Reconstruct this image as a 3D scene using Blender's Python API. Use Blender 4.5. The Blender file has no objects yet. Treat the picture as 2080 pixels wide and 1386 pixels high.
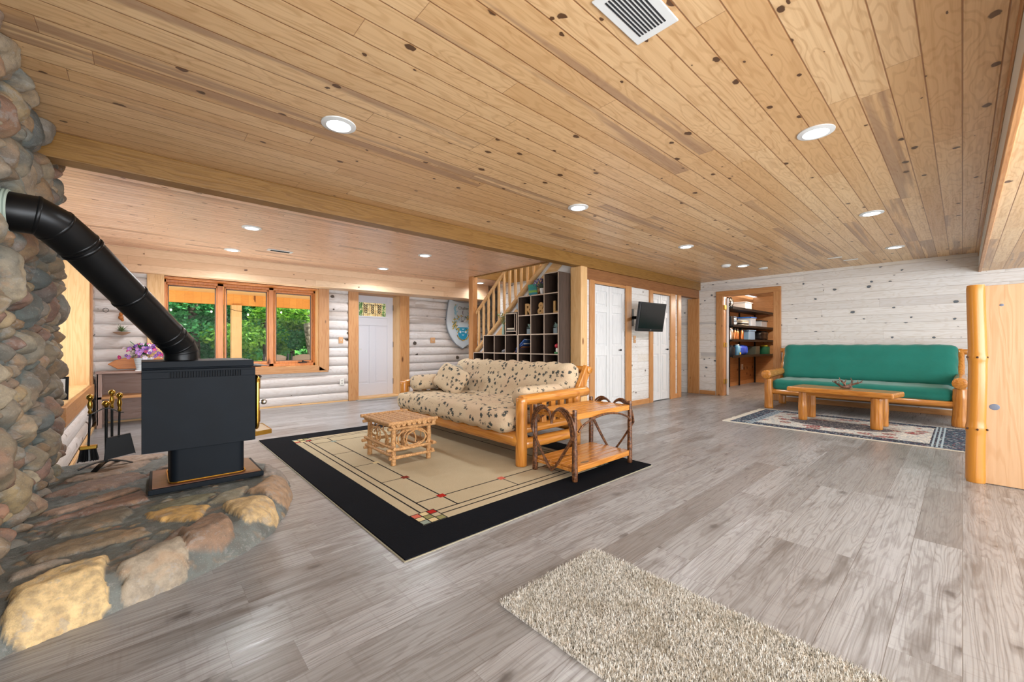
WORLD=2.2; SUN=9.0; UPFILL=80; REAR=300; STORE=120; SIDE=16; LW=42; LWB=110; PORCH=340; EXPO=0.13; VT='Standard'
import bpy, math, random
import numpy as np
from mathutils import Matrix, Vector, Quaternion
PI = math.pi
S = bpy.context.scene
COL = S.collection
rnd = random.Random(7)

# ------------------------------------------------------------------ mesh builder
class MB:
    def __init__(s): s.v = []; s.f = []; s.m = []; s.M = None
    def add(s, vs, fs, mi=0):
        b = len(s.v)
        if s.M is not None: vs = [tuple(s.M @ Vector(p)) for p in vs]
        s.v.extend([tuple(p) for p in vs])
        for f in fs: s.f.append(tuple(b + i for i in f)); s.m.append(mi)
        return s
    def box(s, x0, x1, y0, y1, z0, z1, mi=0):
        vs = [(x0,y0,z0),(x1,y0,z0),(x1,y1,z0),(x0,y1,z0),(x0,y0,z1),(x1,y0,z1),(x1,y1,z1),(x0,y1,z1)]
        return s.add(vs, [(3,2,1,0),(4,5,6,7),(0,1,5,4),(1,2,6,5),(2,3,7,6),(3,0,4,7)], mi)
    def cbox(s, c, d, mi=0):
        return s.box(c[0]-d[0]/2,c[0]+d[0]/2,c[1]-d[1]/2,c[1]+d[1]/2,c[2]-d[2]/2,c[2]+d[2]/2,mi)
    def bar(s, p0, p1, w, h, mi=0, up=(0,0,1)):
        p0=Vector(p0);p1=Vector(p1);d=(p1-p0).normalized();u=Vector(up)
        a=d.cross(u)
        if a.length<1e-4: a=d.cross(Vector((1,0,0)))
        a.normalize(); b=a.cross(d).normalized(); a=a*w/2; b=b*h/2
        vs=[p0-a-b,p0+a-b,p0+a+b,p0-a+b,p1-a-b,p1+a-b,p1+a+b,p1-a+b]
        return s.add(vs,[(0,1,2,3),(7,6,5,4),(4,5,1,0),(5,6,2,1),(6,7,3,2),(7,4,0,3)],mi)
    def tube(s, pts, rad, seg=10, mi=0, cap=True, closed=False, sx=1.0):
        pts=[Vector(p) for p in pts]; n=len(pts)
        if not hasattr(rad,'__len__'): rad=[rad]*n
        T=[]
        for i in range(n):
            if closed: t=pts[(i+1)%n]-pts[i-1]
            else: t=pts[min(i+1,n-1)]-pts[max(i-1,0)]
            T.append(t.normalized())
        ref=Vector((0,0,1)) if abs(T[0].z)<.9 else Vector((1,0,0))
        a=T[0].cross(ref).normalized(); vs=[]
        for i in range(n):
            a=(a-T[i]*a.dot(T[i])).normalized(); b=T[i].cross(a)
            for k in range(seg):
                t=2*PI*k/seg
                vs.append(pts[i]+(a*math.cos(t)*sx+b*math.sin(t))*rad[i])
        fs=[]
        for i in range(n if closed else n-1):
            j=(i+1)%n
            for k in range(seg):
                l=(k+1)%seg
                fs.append((i*seg+k,i*seg+l,j*seg+l,j*seg+k))
        if cap and not closed:
            fs.append(tuple(range(seg-1,-1,-1))); fs.append(tuple((n-1)*seg+k for k in range(seg)))
        return s.add(vs,fs,mi)
    def cyl(s,p0,p1,r0,r1=None,seg=16,mi=0): return s.tube([p0,p1],[r0,r0 if r1 is None else r1],seg,mi)
    def log(s,p0,p1,r0,r1=None,seed=0,seg=14,n=18,mi=0,knob=.05,endr=True):
        r1=r0 if r1 is None else r1; q=random.Random(seed); p0=Vector(p0);p1=Vector(p1);L=(p1-p0).length
        ks=[(q.random(),q.uniform(.02,.05)) for _ in range(int(L*2)+1)]
        pts=[];rr=[]
        ts=[0,.004/L*1.0]+[i/n for i in range(1,n)]+[1-.004/L,1]
        for t in ts:
            r=r0+(r1-r0)*t
            for kp,kw in ks: r*=1+knob*math.exp(-((t-kp)*L/kw)**2)
            r*=1+.012*math.sin(t*9+seed)
            if endr and (t==0 or t==1): r*=.93
            pts.append(p0.lerp(p1,t)+Vector((math.sin(t*5+seed),math.cos(t*4+seed),0))*r0*.03); rr.append(r)
        return s.tube(pts,rr,seg,mi)
    def lathe(s,prof,c=(0,0,0),seg=20,mi=0):
        vs=[];n=len(prof)
        for r,z in prof:
            for k in range(seg):
                t=2*PI*k/seg; vs.append((c[0]+r*math.cos(t),c[1]+r*math.sin(t),c[2]+z))
        fs=[(i*seg+k,i*seg+(k+1)%seg,(i+1)*seg+(k+1)%seg,(i+1)*seg+k) for i in range(n-1) for k in range(seg)]
        fs.append(tuple(range(seg-1,-1,-1))); fs.append(tuple((n-1)*seg+k for k in range(seg)))
        return s.add(vs,fs,mi)
    def prism(s,poly,d,mi=0):
        """poly: 3-D points of one cap, d: extrusion vector"""
        n=len(poly); d=Vector(d); vs=[Vector(p) for p in poly]+[Vector(p)+d for p in poly]
        fs=[tuple(range(n-1,-1,-1)),tuple(range(n,2*n))]+[(i,(i+1)%n,n+(i+1)%n,n+i) for i in range(n)]
        return s.add(vs,fs,mi)
    def ell(s,c,r,mi=0,seg=12,rings=8):
        if not hasattr(r,'__len__'): r=(r,r,r)
        vs=[(c[0],c[1],c[2]-r[2])]
        for i in range(1,rings):
            a=PI*i/rings-PI/2
            for k in range(seg):
                t=2*PI*k/seg; vs.append((c[0]+r[0]*math.cos(a)*math.cos(t),c[1]+r[1]*math.cos(a)*math.sin(t),c[2]+r[2]*math.sin(a)))
        vs.append((c[0],c[1],c[2]+r[2])); N=len(vs)-1; fs=[]
        for k in range(seg):
            l=(k+1)%seg; fs.append((0,1+l,1+k)); fs.append((N,N-seg+k,N-seg+l))
            for i in range(rings-2): b=1+i*seg; fs.append((b+k,b+l,b+seg+l,b+seg+k))
        return s.add(vs,fs,mi)
    def grid(s,fn,nu,nv,mi=0,mif=None):
        b=[fn(i/nu,j/nv) for j in range(nv+1) for i in range(nu+1)]
        fs=[(j*(nu+1)+i,j*(nu+1)+i+1,(j+1)*(nu+1)+i+1,(j+1)*(nu+1)+i) for j in range(nv) for i in range(nu)]
        return s.add(b,fs,mi)
    def soft(s,c,d,r=.05,n=14,puff=.0,wr=.0,seed=0,mi=0,rot=None):
        """rounded cushion"""
        q=random.Random(seed); ph=[q.uniform(0,6) for _ in range(6)]
        hx,hy,hz=d[0]/2,d[1]/2,d[2]/2; vs=[];fs=[];idx={}
        def key(i,j,k):
            if (i,j,k) in idx: return idx[(i,j,k)]
            x=(2*i/n-1);y=(2*j/n-1);z=(2*k/n-1)
            P=Vector((x*hx,y*hy,z*hz)); I=Vector((max(-hx+r,min(hx-r,P.x)),max(-hy+r,min(hy-r,P.y)),max(-hz+r,min(hz-r,P.z))))
            D=P-I
            if D.length>1e-9: D=D.normalized()*r
            P=I+D
            f=(1-x*x)*(1-y*y)*(1-z*z) if 0 else 1
            g=[(1-x*x),(1-y*y),(1-z*z)]
            if hz<=hx and hz<=hy: P.z+=puff*g[0]**.5*g[1]**.5*(z)
            elif hx<=hy: P.x+=puff*g[1]**.5*g[2]**.5*(x)
            else: P.y+=puff*g[0]**.5*g[2]**.5*(y)
            if wr:
                w=wr*(math.sin(P.x*23+ph[0]+P.y*9)*math.sin(P.y*19+ph[1])+.7*math.sin(P.z*31+P.y*27+ph[2])+.5*math.sin(P.x*51+P.z*33+ph[3]))
                nn=D.normalized() if D.length>1e-9 else Vector((0,0,1)); P+=nn*w
            if rot is not None: P=rot@P
            idx[(i,j,k)]=len(vs); vs.append(P+Vector(c)); return idx[(i,j,k)]
        for a in range(n):
            for b in range(n):
                fs.append((key(a,b,0),key(a,b+1,0),key(a+1,b+1,0),key(a+1,b,0)))
                fs.append((key(a,b,n),key(a+1,b,n),key(a+1,b+1,n),key(a,b+1,n)))
                fs.append((key(a,0,b),key(a+1,0,b),key(a+1,0,b+1),key(a,0,b+1)))
                fs.append((key(a,n,b),key(a,n,b+1),key(a+1,n,b+1),key(a+1,n,b)))
                fs.append((key(0,a,b),key(0,a,b+1),key(0,a+1,b+1),key(0,a+1,b)))
                fs.append((key(n,a,b),key(n,a+1,b),key(n,a+1,b+1),key(n,a,b+1)))
        return s.add(vs,fs,mi)

def W(o):
    M=Matrix.Identity(4)
    while o is not None:
        M=(Matrix.Translation(o.location)@o.rotation_euler.to_matrix().to_4x4())@M; o=o.parent
    return M

def build(name, mb, mats, parent=None, smooth=False, bevel=0, seg=2, label=None, cat=None, group=None, kind=None, local=False):
    """all coordinates are room coordinates unless local"""
    if not isinstance(mats,(list,tuple)): mats=[mats]
    vs=np.array([tuple(p) for p in mb.v],dtype=float)
    if parent is not None:
        if not local:
            Mi=np.array(W(parent).inverted()); vs=vs@Mi[:3,:3].T+Mi[:3,3]
        org=None
    elif kind=='structure': org=None
    else:
        org=Vector(((vs[:,0].min()+vs[:,0].max())/2,(vs[:,1].min()+vs[:,1].max())/2,vs[:,2].min())); vs=vs-np.array(org)
    me=bpy.data.meshes.new(name); me.from_pydata(vs.tolist(),[],mb.f); 
    for m in mats: me.materials.append(m)
    if len(mats)>1: me.polygons.foreach_set('material_index',mb.m)
    if smooth:
        me.polygons.foreach_set('use_smooth',[True]*len(me.polygons))
        try: me.set_sharp_from_angle(angle=math.radians(50 if smooth is True else smooth))
        except Exception: pass
    me.update()
    o=bpy.data.objects.new(name,me); COL.objects.link(o)
    if parent is not None: o.parent=parent
    if org is not None: o.location=org
    if bevel:
        b=o.modifiers.new('bevel','BEVEL'); b.width=bevel; b.segments=seg; b.limit_method='ANGLE'; b.angle_limit=math.radians(40); b.harden_normals=False
    tag(o,label,cat,group,kind)
    return o
def tag(o,label=None,cat=None,group=None,kind=None):
    if label: o['label']=label
    if cat: o['category']=cat
    if group: o['group']=group
    if kind: o['kind']=kind
    return o
def thing(name,label,cat,loc=(0,0,0),rz=0,group=None):
    o=bpy.data.objects.new(name,None); COL.objects.link(o); o.empty_display_size=.1
    o.location=loc; o.rotation_euler=(0,0,rz); return tag(o,label,cat,group)
def dup(root,loc=None,rz=None,label=None,group=None):
    r=root.copy(); COL.objects.link(r)
    if loc is not None: r.location=loc
    if rz is not None: r.rotation_euler=(0,0,rz)
    if label: r['label']=label
    if group: r['group']=group
    for ch in list(root.children):
        c=ch.copy(); COL.objects.link(c); c.parent=r
        for g in list(ch.children):
            d=g.copy(); COL.objects.link(d); d.parent=c
    return r
def struct(name,mb,mats,**k): return build(name,mb,mats,kind='structure',**k)

# ------------------------------------------------------------------ materials
def lin(h):
    h=h.lstrip('#'); c=[int(h[i:i+2],16)/255 for i in (0,2,4)]
    return tuple([x/12.92 if x<=.04045 else ((x+.055)/1.055)**2.4 for x in c])+(1,)
class N:
    def __init__(s,name):
        s.mat=bpy.data.materials.new(name); s.mat.use_nodes=True; s.t=s.mat.node_tree; s.t.nodes.clear()
        s.o=s.t.nodes.new('ShaderNodeOutputMaterial'); s.b=s.t.nodes.new('ShaderNodeBsdfPrincipled')
        s.t.links.new(s.b.outputs[0],s.o.inputs[0]); s._p=None
    def L(s,a,b):
        if isinstance(a,bpy.types.NodeSocket): s.t.links.new(a,b)
        elif a is not None:
            try: b.default_value=a
            except Exception:
                b.default_value=(a,a,a) if not hasattr(a,'__len__') else tuple(a)[:len(b.default_value)]
    def pos(s,obj=False):
        if obj:
            n=s.t.nodes.new('ShaderNodeTexCoord'); return n.outputs['Object']
        if s._p is None: s._p=s.t.nodes.new('ShaderNodeNewGeometry').outputs['Position']
        return s._p
    def sep(s,v):
        n=s.t.nodes.new('ShaderNodeSeparateXYZ'); s.L(v,n.inputs[0]); return n.outputs
    def comb(s,x,y,z=0.0):
        n=s.t.nodes.new('ShaderNodeCombineXYZ'); s.L(x,n.inputs[0]); s.L(y,n.inputs[1]); s.L(z,n.inputs[2]); return n.outputs[0]
    def m(s,op,a,b=0.0,c=None,clamp=False):
        n=s.t.nodes.new('ShaderNodeMath'); n.operation=op; n.use_clamp=clamp; s.L(a,n.inputs[0]); s.L(b,n.inputs[1])
        if c is not None: s.L(c,n.inputs[2])
        return n.outputs[0]
    def noise(s,v,sc=1.0,det=2.0,ro=.5,dist=0.0,col=False):
        n=s.t.nodes.new('ShaderNodeTexNoise'); s.L(v,n.inputs['Vector']); n.inputs['Scale'].default_value=sc
        n.inputs['Detail'].default_value=det; n.inputs['Roughness'].default_value=ro; n.inputs['Distortion'].default_value=dist
        return n.outputs['Color' if col else 'Fac']
    def vor(s,v,sc=1.0,feat='F1',out='Distance',rand=1.0,dim='3D'):
        n=s.t.nodes.new('ShaderNodeTexVoronoi'); n.feature=feat; n.voronoi_dimensions=dim; s.L(v,n.inputs['Vector']); n.inputs['Scale'].default_value=sc
        n.inputs['Randomness'].default_value=rand; return n.outputs[out]
    def wn(s,v):
        n=s.t.nodes.new('ShaderNodeTexWhiteNoise'); n.noise_dimensions='3D'; s.L(v,n.inputs[0]); return n.outputs[0]
    def ramp(s,f,stops):
        n=s.t.nodes.new('ShaderNodeValToRGB'); s.L(f,n.inputs[0]); e=n.color_ramp.elements
        while len(e)<len(stops): e.new(.5)
        for i,(p,c) in enumerate(stops):
            e[i].position=p; e[i].color=lin(c) if isinstance(c,str) else ((c,c,c,1) if not hasattr(c,'__len__') else c)
        return n.outputs[0]
    def ss(s,f,a,b,lo=0.0,hi=1.0):
        n=s.t.nodes.new('ShaderNodeMapRange'); n.interpolation_type='SMOOTHSTEP'; s.L(f,n.inputs[0])
        n.inputs[1].default_value=a; n.inputs[2].default_value=b; n.inputs[3].default_value=lo; n.inputs[4].default_value=hi; return n.outputs[0]
    def mix(s,f,a,b,mode='MIX'):
        n=s.t.nodes.new('ShaderNodeMix'); n.data_type='RGBA'; n.blend_type=mode; s.L(f,n.inputs[0])
        for v,i in ((a,6),(b,7)):
            if isinstance(v,str): v=lin(v)
            s.L(v,n.inputs[i])
        return n.outputs[2]
    def vs(s,v,x,y,z):
        n=s.t.nodes.new('ShaderNodeVectorMath'); n.operation='MULTIPLY'; s.L(v,n.inputs[0]); n.inputs[1].default_value=(x,y,z); return n.outputs[0]
    def vadd(s,a,b):
        n=s.t.nodes.new('ShaderNodeVectorMath'); n.operation='ADD'; s.L(a,n.inputs[0]); s.L(b,n.inputs[1]); return n.outputs[0]
    def attr(s,name):
        n=s.t.nodes.new('ShaderNodeAttribute'); n.attribute_name=name; return n.outputs
    def out(s,col,rough=.5,metal=0.0,bump=None,bs=.3,bd=.01,**k):
        if isinstance(col,str): col=lin(col)
        s.L(col,s.b.inputs['Base Color']); s.L(rough,s.b.inputs['Roughness']); s.L(metal,s.b.inputs['Metallic'])
        if bump is not None:
            n=s.t.nodes.new('ShaderNodeBump'); s.L(bump,n.inputs['Height']); n.inputs['Strength'].default_value=bs; n.inputs['Distance'].default_value=bd
            s.t.links.new(n.outputs[0],s.b.inputs['Normal'])
        for a,v in k.items(): s.L(v,s.b.inputs[a.replace('_',' ')])
        return s.mat
def plain(name,col,rough=.5,metal=0.0,var=.0,sc=20,**k):
    n=N(name)
    if var:
        f=n.noise(n.pos(),sc,3); c=n.mix(n.ss(f,.3,.7),tuple([x*(1-var) for x in lin(col)[:3]])+(1,),lin(col))
        return n.out(c,rough,metal,bump=f,bs=.1,**k)
    return n.out(col,rough,metal,**k)

def plank(name,u,v,width,length,cols,grain,knotc,streakc=None,streak=.0,groove='#5a3d25',gw=.03,knots=.5,rough=.45,gamt=.5,bs=.35,voff=0.0,cross=False,mott=.0,mottc=None,gedge=True,ring=1.0,kd=4.2,sfreq=.8,kr_=1.0,kmix=1.0,fv_=55.0,wv_=7.0,wu_=1.7,fade=0.0):
    n=N(name); P=n.sep(n.pos()); ax={'X':0,'Y':1,'Z':2}; U=P[ax[u]]; V=n.m('ADD',P[ax[v]],voff+50*width)
    vq=n.m('DIVIDE',V,width); row=n.m('FLOOR',vq); fv=n.m('SUBTRACT',vq,row)
    r1=n.wn(n.comb(row,3.7,1.1)); uq=n.m('ADD',n.m('DIVIDE',n.m('ADD',U,60.0),length),n.m('MULTIPLY',r1,7.31))
    seg=n.m('FLOOR',uq); fu=n.m('SUBTRACT',uq,seg); r=n.wn(n.comb(row,seg,.5)); r2=n.wn(n.comb(row,seg,9.5))
    base=n.ramp(r,cols)
    off=n.m('MULTIPLY',r2,40.0)
    # long grain fibres
    fib=n.noise(n.comb(n.m('MULTIPLY',U,1.6),n.m('MULTIPLY',V,fv_),off),1.0,3.0,.6)
    # cathedral rings
    warp=n.noise(n.comb(n.m('MULTIPLY',U,wu_),n.m('MULTIPLY',V,wv_),off),1.0,2.0,.5)
    rings=n.m('SINE',n.m('ADD',n.m('MULTIPLY',warp,75.0*ring),n.m('MULTIPLY',fib,3.0)))
    rings=n.ss(rings,.1,1.0)
    g=n.m('ADD',n.m('MULTIPLY',rings,.55),n.m('MULTIPLY',n.ss(fib,.42,.75),.75))
    c=n.mix(n.m('MULTIPLY',g,gamt),base,grain)
    if mott:
        mo=n.noise(n.comb(n.m('MULTIPLY',U,1.9),n.m('MULTIPLY',V,11.0),n.m('ADD',off,5.0)),1.0,4.0,.6,.6)
        c=n.mix(n.ss(mo,.48,.74,0,mott),c,mottc)
    if streak:
        pick=n.ss(n.wn(n.comb(row,seg,21.0)),1-streak,1-streak+.02)
        band=n.noise(n.comb(n.m('MULTIPLY',U,sfreq),n.m('MULTIPLY',V,10.0),n.m('ADD',off,9.0)),1.0,2.5,.55,.4)
        c=n.mix(n.m('MULTIPLY',n.m('MULTIPLY',pick,n.ss(band,.46,.58)),.66),c,streakc)
    # knots
    kv=n.comb(n.m('ADD',n.m('MULTIPLY',U,kd),off),n.m('MULTIPLY',V,.8/width),0.0)
    kv=n.vadd(kv,n.vs(n.noise(n.pos(),34,1,.5,col=True),.10,.10,0))
    kn=n.vor(kv,1.0,dim='2D'); kc=n.sep(n.vor(kv,1.0,out='Color',dim='2D'))
    kr=n.m('MULTIPLY',n.m('SUBTRACT',kc[0],1-knots,clamp=True),.26/max(knots,.01)*.9*kr_)
    k=n.m('SUBTRACT',1.0,n.m('DIVIDE',kn,n.m('MAXIMUM',kr,.001)),clamp=True)
    halo=n.m('SUBTRACT',1.0,n.m('DIVIDE',kn,n.m('MAXIMUM',n.m('MULTIPLY',kr,2.2),.001)),clamp=True)
    c=n.mix(n.m('MULTIPLY',halo,.35),c,grain)
    c=n.mix(n.ss(k,.05,.3 if kmix==1 else .9,0,kmix),c,knotc)
    e=n.m('MINIMUM',fv,n.m('SUBTRACT',1.0,fv)); ge=n.ss(e,gw*.25,gw,1,0)
    eu=n.m('MULTIPLY',n.m('MINIMUM',fu,n.m('SUBTRACT',1.0,fu)),length/width)
    gu=n.ss(eu,gw*.15,gw*.5,.75,0) if gedge else 0.0
    gr=n.m('MAXIMUM',ge,gu)
    c=n.mix(n.m('MULTIPLY',gr,.85),c,groove)
    h=n.m('SUBTRACT',n.m('MULTIPLY',g,-.06),gr)
    if cross:
        cr=n.noise(n.comb(n.m('MULTIPLY',U,60.0),n.m('MULTIPLY',V,3.0),off),1.0,2.0,.5)
        c=n.mix(n.ss(cr,.55,.75,0,.22),c,grain)
    return n.out(c,n.ss(fib,.2,.8,rough-.06,rough+.08),bump=h,bs=bs,bd=.006)

def timber(name,ax,c1,c2,knotc='#5e3310',rough=.35,gs=1.0,kn=.35,coat=0.0):
    n=N(name); P=n.sep(n.pos()); a={'X':0,'Y':1,'Z':2}[ax]; o=[i for i in (0,1,2) if i!=a]
    U=P[a];A=P[o[0]];B=P[o[1]]
    st=n.comb(n.m('MULTIPLY',U,1.3*gs),n.m('MULTIPLY',A,14.0*gs),n.m('MULTIPLY',B,14.0*gs))
    w=n.noise(st,1.0,2.0,.5,.3); fib=n.noise(n.vs(st,1,5,5),1.0,2.0,.5)
    rg=n.ss(n.m('SINE',n.m('MULTIPLY',w,46.0)),-.2,1.0)
    g=n.m('ADD',n.m('MULTIPLY',rg,.5),n.m('MULTIPLY',n.ss(fib,.4,.7),.4))
    c=n.mix(g,c1,c2)
    kv=n.comb(n.m('MULTIPLY',U,2.6),n.m('MULTIPLY',A,7.0),n.m('MULTIPLY',B,7.0)); kd=n.vor(kv,1.0); kc=n.sep(n.vor(kv,1.0,out='Color'))
    r=n.m('MULTIPLY',n.m('SUBTRACT',kc[0],1-kn,clamp=True),.42/kn*.6)
    k=n.m('SUBTRACT',1.0,n.m('DIVIDE',kd,n.m('MAXIMUM',r,.001)),clamp=True)
    c=n.mix(n.ss(k,.03,.5),c,knotc)
    return n.out(c,rough,bump=g,bs=.08,Coat_Weight=coat,Coat_Roughness=.15)

M={}
M['ceiling']=plank('pine ceiling boards','X','Y',.128,2.3,[(0,'#cfa777'),(.35,'#dcb88a'),(.7,'#e3c397'),(1,'#d2ab7b')],'#ad7f4e','#5a3f2a','#94745e',.24,groove='#85552e',knots=.36,gamt=.48,rough=.36,gw=.034,sfreq=.45,kr_=.62)
M['ceil_fine']=plank('beadboard ceiling','X','Y',.086,1.9,[(0,'#e0b797'),(.5,'#efc9ad'),(1,'#e8c0a0')],'#b9835c','#6b4128','#a07a62',.15,groove='#6d4026',knots=.3,kr_=.6,gamt=.34,rough=.3,gw=.05)
M['soffit']=plank('pale pine soffit','X','Z',.11,2.5,[(0,'#dcb691'),(1,'#ecceab')],'#c39a70','#6b4a35',None,0,groove='#a77f5c',knots=.25,kr_=.5,gamt=.25,gw=.02)
WC=[(0,'#d5d2d0'),(.4,'#dfddda'),(.75,'#e4e2e0'),(1,'#dad5cd')]
M['wall_y']=plank('whitewashed boards across','Y','Z',.1335,2.4,WC,'#b5a690','#5c646c','#aaaaac',.08,groove='#8d8274',kr_=.7,knots=.5,gamt=.32,gw=.02,rough=.5,voff=.03)
M['wall_x']=plank('whitewashed boards along','X','Z',.1335,2.6,WC,'#b5a690','#6a6560','#9b968c',.15,groove='#857a6c',kr_=.6,knots=.3,gamt=.32,gw=.02,rough=.5,voff=.03)
M['log_x']=plank('whitewashed log siding','X','Z',.17,3.0,[(0,'#cdc6c2'),(.5,'#ddd9d8'),(1,'#d2cac6')],'#b3a193','#4a4038','#a99c92',.25,groove='#8c7f76',knots=.22,gamt=.35,gw=.012,rough=.5)
M['log_y']=plank('whitewashed log siding along','Y','Z',.17,3.0,[(0,'#cdc6c2'),(.5,'#ddd9d8'),(1,'#d2cac6')],'#b3a193','#4a4038','#a99c92',.25,groove='#8c7f76',knots=.22,gamt=.35,gw=.012,rough=.5)
M['floor']=plank('grey oak floor planks','X','Y',.182,1.22,[(0,'#888889'),(.3,'#979799'),(.6,'#a2a4a7'),(.85,'#919192'),(1,'#827f7e')],'#5f5956','#4a4543',None,0,groove='#67625f',knots=.42,gamt=.62,gw=.010,rough=.31,mott=.8,mottc='#615b58',bs=.2,cross=True,ring=1.5,kd=2.4,kr_=.7,kmix=.75,fv_=110.0,wv_=9.0,wu_=.9)
M['store_x']=plank('warm cedar boards','X','Z',.19,2.4,[(0,'#a8784e'),(.5,'#b98a5c'),(1,'#b08054')],'#8e6038','#5c3015',None,0,groove='#6e3d1c',knots=.3,gamt=.4,gw=.015)
M['store_y']=plank('warm cedar boards across','Y','Z',.19,2.4,[(0,'#a8784e'),(.5,'#b98a5c'),(1,'#b08054')],'#8e6038','#5c3015',None,0,groove='#6e3d1c',knots=.3,gamt=.4,gw=.015)
for a in 'XYZ':
    M['trim'+a]=timber('cedar trim '+a,a,'#bf8c5a','#ad7442','#5f371b',.4,kn=.3)
    M['gold'+a]=timber('honey lacquered pine '+a,a,'#c9873a','#aa6720','#522908',.25,gs=.8,kn=.25,coat=.4)
    M['beam'+a]=timber('cedar beam '+a,a,'#8c6631','#75501c','#4a2c0e',.42,kn=.3)
    M['pale'+a]=timber('pale pine '+a,a,'#dfb782','#cf9f66','#8a5a30',.42,kn=.28)
    M['win'+a]=timber('varnished window wood '+a,a,'#c97f3b','#b3672a','#7a4014',.3,kn=.1)
M['post']=timber('golden peeled log post','Z','#bd7f2c','#b07223','#462206',.3,gs=.45,kn=.16,coat=.3)
M['board']=timber('clear pine board','Z','#c8a27c','#bd946a','#5d5a66',.4,gs=.7,kn=.06)
M['ashX']=timber('faded wash wood','X','#a58d84','#94796e','#6e554c',.55)
M['ashZ']=timber('faded wash wood upright','Z','#a58d84','#94796e','#6e554c',.55)
def bark(name,c1,c2,rough=.6,sc=60):
    n=N(name); f=n.noise(n.pos(),sc,3,.5); g=n.noise(n.pos(),9,2)
    c=n.mix(n.ss(f,.35,.68),c1,c2); c=n.mix(n.ss(g,.55,.7,0,.35),c,c1)
    return n.out(c,rough,bump=f,bs=.35,bd=.004)
M['header']=timber('dark cedar header','X','#8f6038','#7a4c28','#45260f',.5,kn=.3)
M['twig']=bark('bare twig bark','#a3774a','#cb9d68')
M['darktwig']=bark('dark varnished twig','#3a2114','#7c5030',.35)
M['bark']=bark('tree bark','#5f574c','#b9b0a2',.9,14)
M['darkbark']=bark('dark tree bark','#3a322a','#6b5e50',.9,14)
M['walnut']=timber('dark walnut laminate','Z','#4a3a31','#33271f','#33271f',.5,kn=.01)
M['walnutX']=timber('dark walnut laminate flat','Y','#4a3a31','#33271f','#33271f',.5,kn=.01)
M['edge']=plain('laminate edge','#b7a492',.5)
M['stove']=plain('matt blue black stove steel','#0d161f',.6,.0,var=.2,sc=5,Specular_IOR_Level=.2)
M['black']=plain('black metal','#15171a',.42,.5)
M['blackm']=plain('black plastic','#121316',.35)
M['pipe']=plain('black stove pipe','#15171a',.35,.5,var=.2,sc=8)
M['brass']=plain('polished brass','#c9a24a',.22,1.0)
M['silver']=plain('brushed steel','#c9c9c6',.28,1.0)
M['copper']=plain('copper toned steel','#c98d5e',.3,.9)
M['white']=plain('white paint','#dcdcdc',.35)
M['doorw']=plain('white door paint','#cfcfd6',.4)
M['bifold']=timber('white grained door skin','Z','#dcdcdc','#cfcfcf','#c4c4c4',.42,kn=.01)
M['vent']=plain('white enamelled metal','#dde2e4',.35)
M['slot']=plain('dark slot','#20242a',.8)
M['green']=None
def fabric(name,c1,c2,sc=400,rough=.85,mod=.0):
    n=N(name); f=n.noise(n.pos(),sc,2); g=n.noise(n.pos(),5,3)
    c=n.mix(f,c1,c2); c=n.mix(n.ss(g,.4,.75,0,.35),c,c2)
    return n.out(c,rough,bump=n.noise(n.pos(),22,3),bs=.25,bd=.01,Sheen_Weight=.3)
M['green']=fabric('teal green canvas','#067f70','#056153')
def leafprint():
    n=N('leaf printed quilted cotton'); p=n.pos()
    wv=n.vadd(p,n.vs(n.noise(p,55,2,.6,col=True),.05,.05,.05)); d=n.vor(wv,16); q=n.noise(p,90,3,.7)
    lf=n.ss(n.m('ADD',d,n.m('MULTIPLY',n.m('SUBTRACT',q,.5),.55)),.285,.33,1,0)
    base=n.mix(n.noise(p,260,2),'#cdbb9f','#b8a284'); base=n.mix(n.ss(n.noise(p,3.5,3),.45,.7,0,.4),base,'#c2a48a')
    lc=n.mix(n.noise(p,40,1),'#26323a','#4a4a3e'); c=n.mix(lf,base,lc)
    return n.out(c,.9,bump=n.noise(p,75,2,.6),bs=.45,bd=.012)
M['leaf']=leafprint()
def stonemat():
    n=N('weathered field stone'); a=n.attr('Col')[0]; p=n.pos()
    f=n.noise(p,26,5,.68); g=n.noise(p,7,3,.6,.6); sp=n.noise(p,150,2,.6)
    c=n.mix(n.ss(f,.35,.7,0,.5),a,(.10,.085,.07,1)); c=n.mix(n.ss(g,.56,.7,0,.35),c,(.42,.24,.12,1))
    c=n.mix(n.ss(sp,.58,.75,0,.22),c,(.55,.52,.46,1)); c=n.mix(n.ss(n.noise(p,14,4,.7,.3),.56,.62,0,.35),c,(.3,.3,.29,1))
    h=n.m('ADD',n.m('MULTIPLY',f,.6),n.m('MULTIPLY',sp,.3))
    return n.out(c,.72,bump=h,bs=.6,bd=.012)
M['stone']=stonemat()
def glassmat(name,tint=(1,1,1,1)):
    n=N(name); t=n.t; gl=t.nodes.new('ShaderNodeBsdfGlossy'); gl.inputs['Roughness'].default_value=.02
    tr=t.nodes.new('ShaderNodeBsdfTransparent'); tr.inputs[0].default_value=tint; mx=t.nodes.new('ShaderNodeMixShader'); mx.inputs[0].default_value=.002
    t.links.new(tr.outputs[0],mx.inputs[1]); t.links.new(gl.outputs[0],mx.inputs[2]); t.links.new(mx.outputs[0],n.o.inputs[0]); return n.mat
M['glass']=glassmat('clear window glass',(.97,.99,.97,1))
def clearplastic(name,col,al=.55):
    n=N(name); return n.out(col,.25,Alpha=al)
M['tub']=clearplastic('translucent tub plastic','#c9d6e6',.6)
M['tubblue']=clearplastic('bluish tub plastic','#8fb6dd',.7)
M['bluelid']=plain('blue plastic','#2d66b8',.35)
def emit(name,col,st):
    n=N(name); n.L(lin(col),n.b.inputs['Emission Color']); n.b.inputs['Emission Strength'].default_value=st; return n.out(col,.4)
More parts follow.
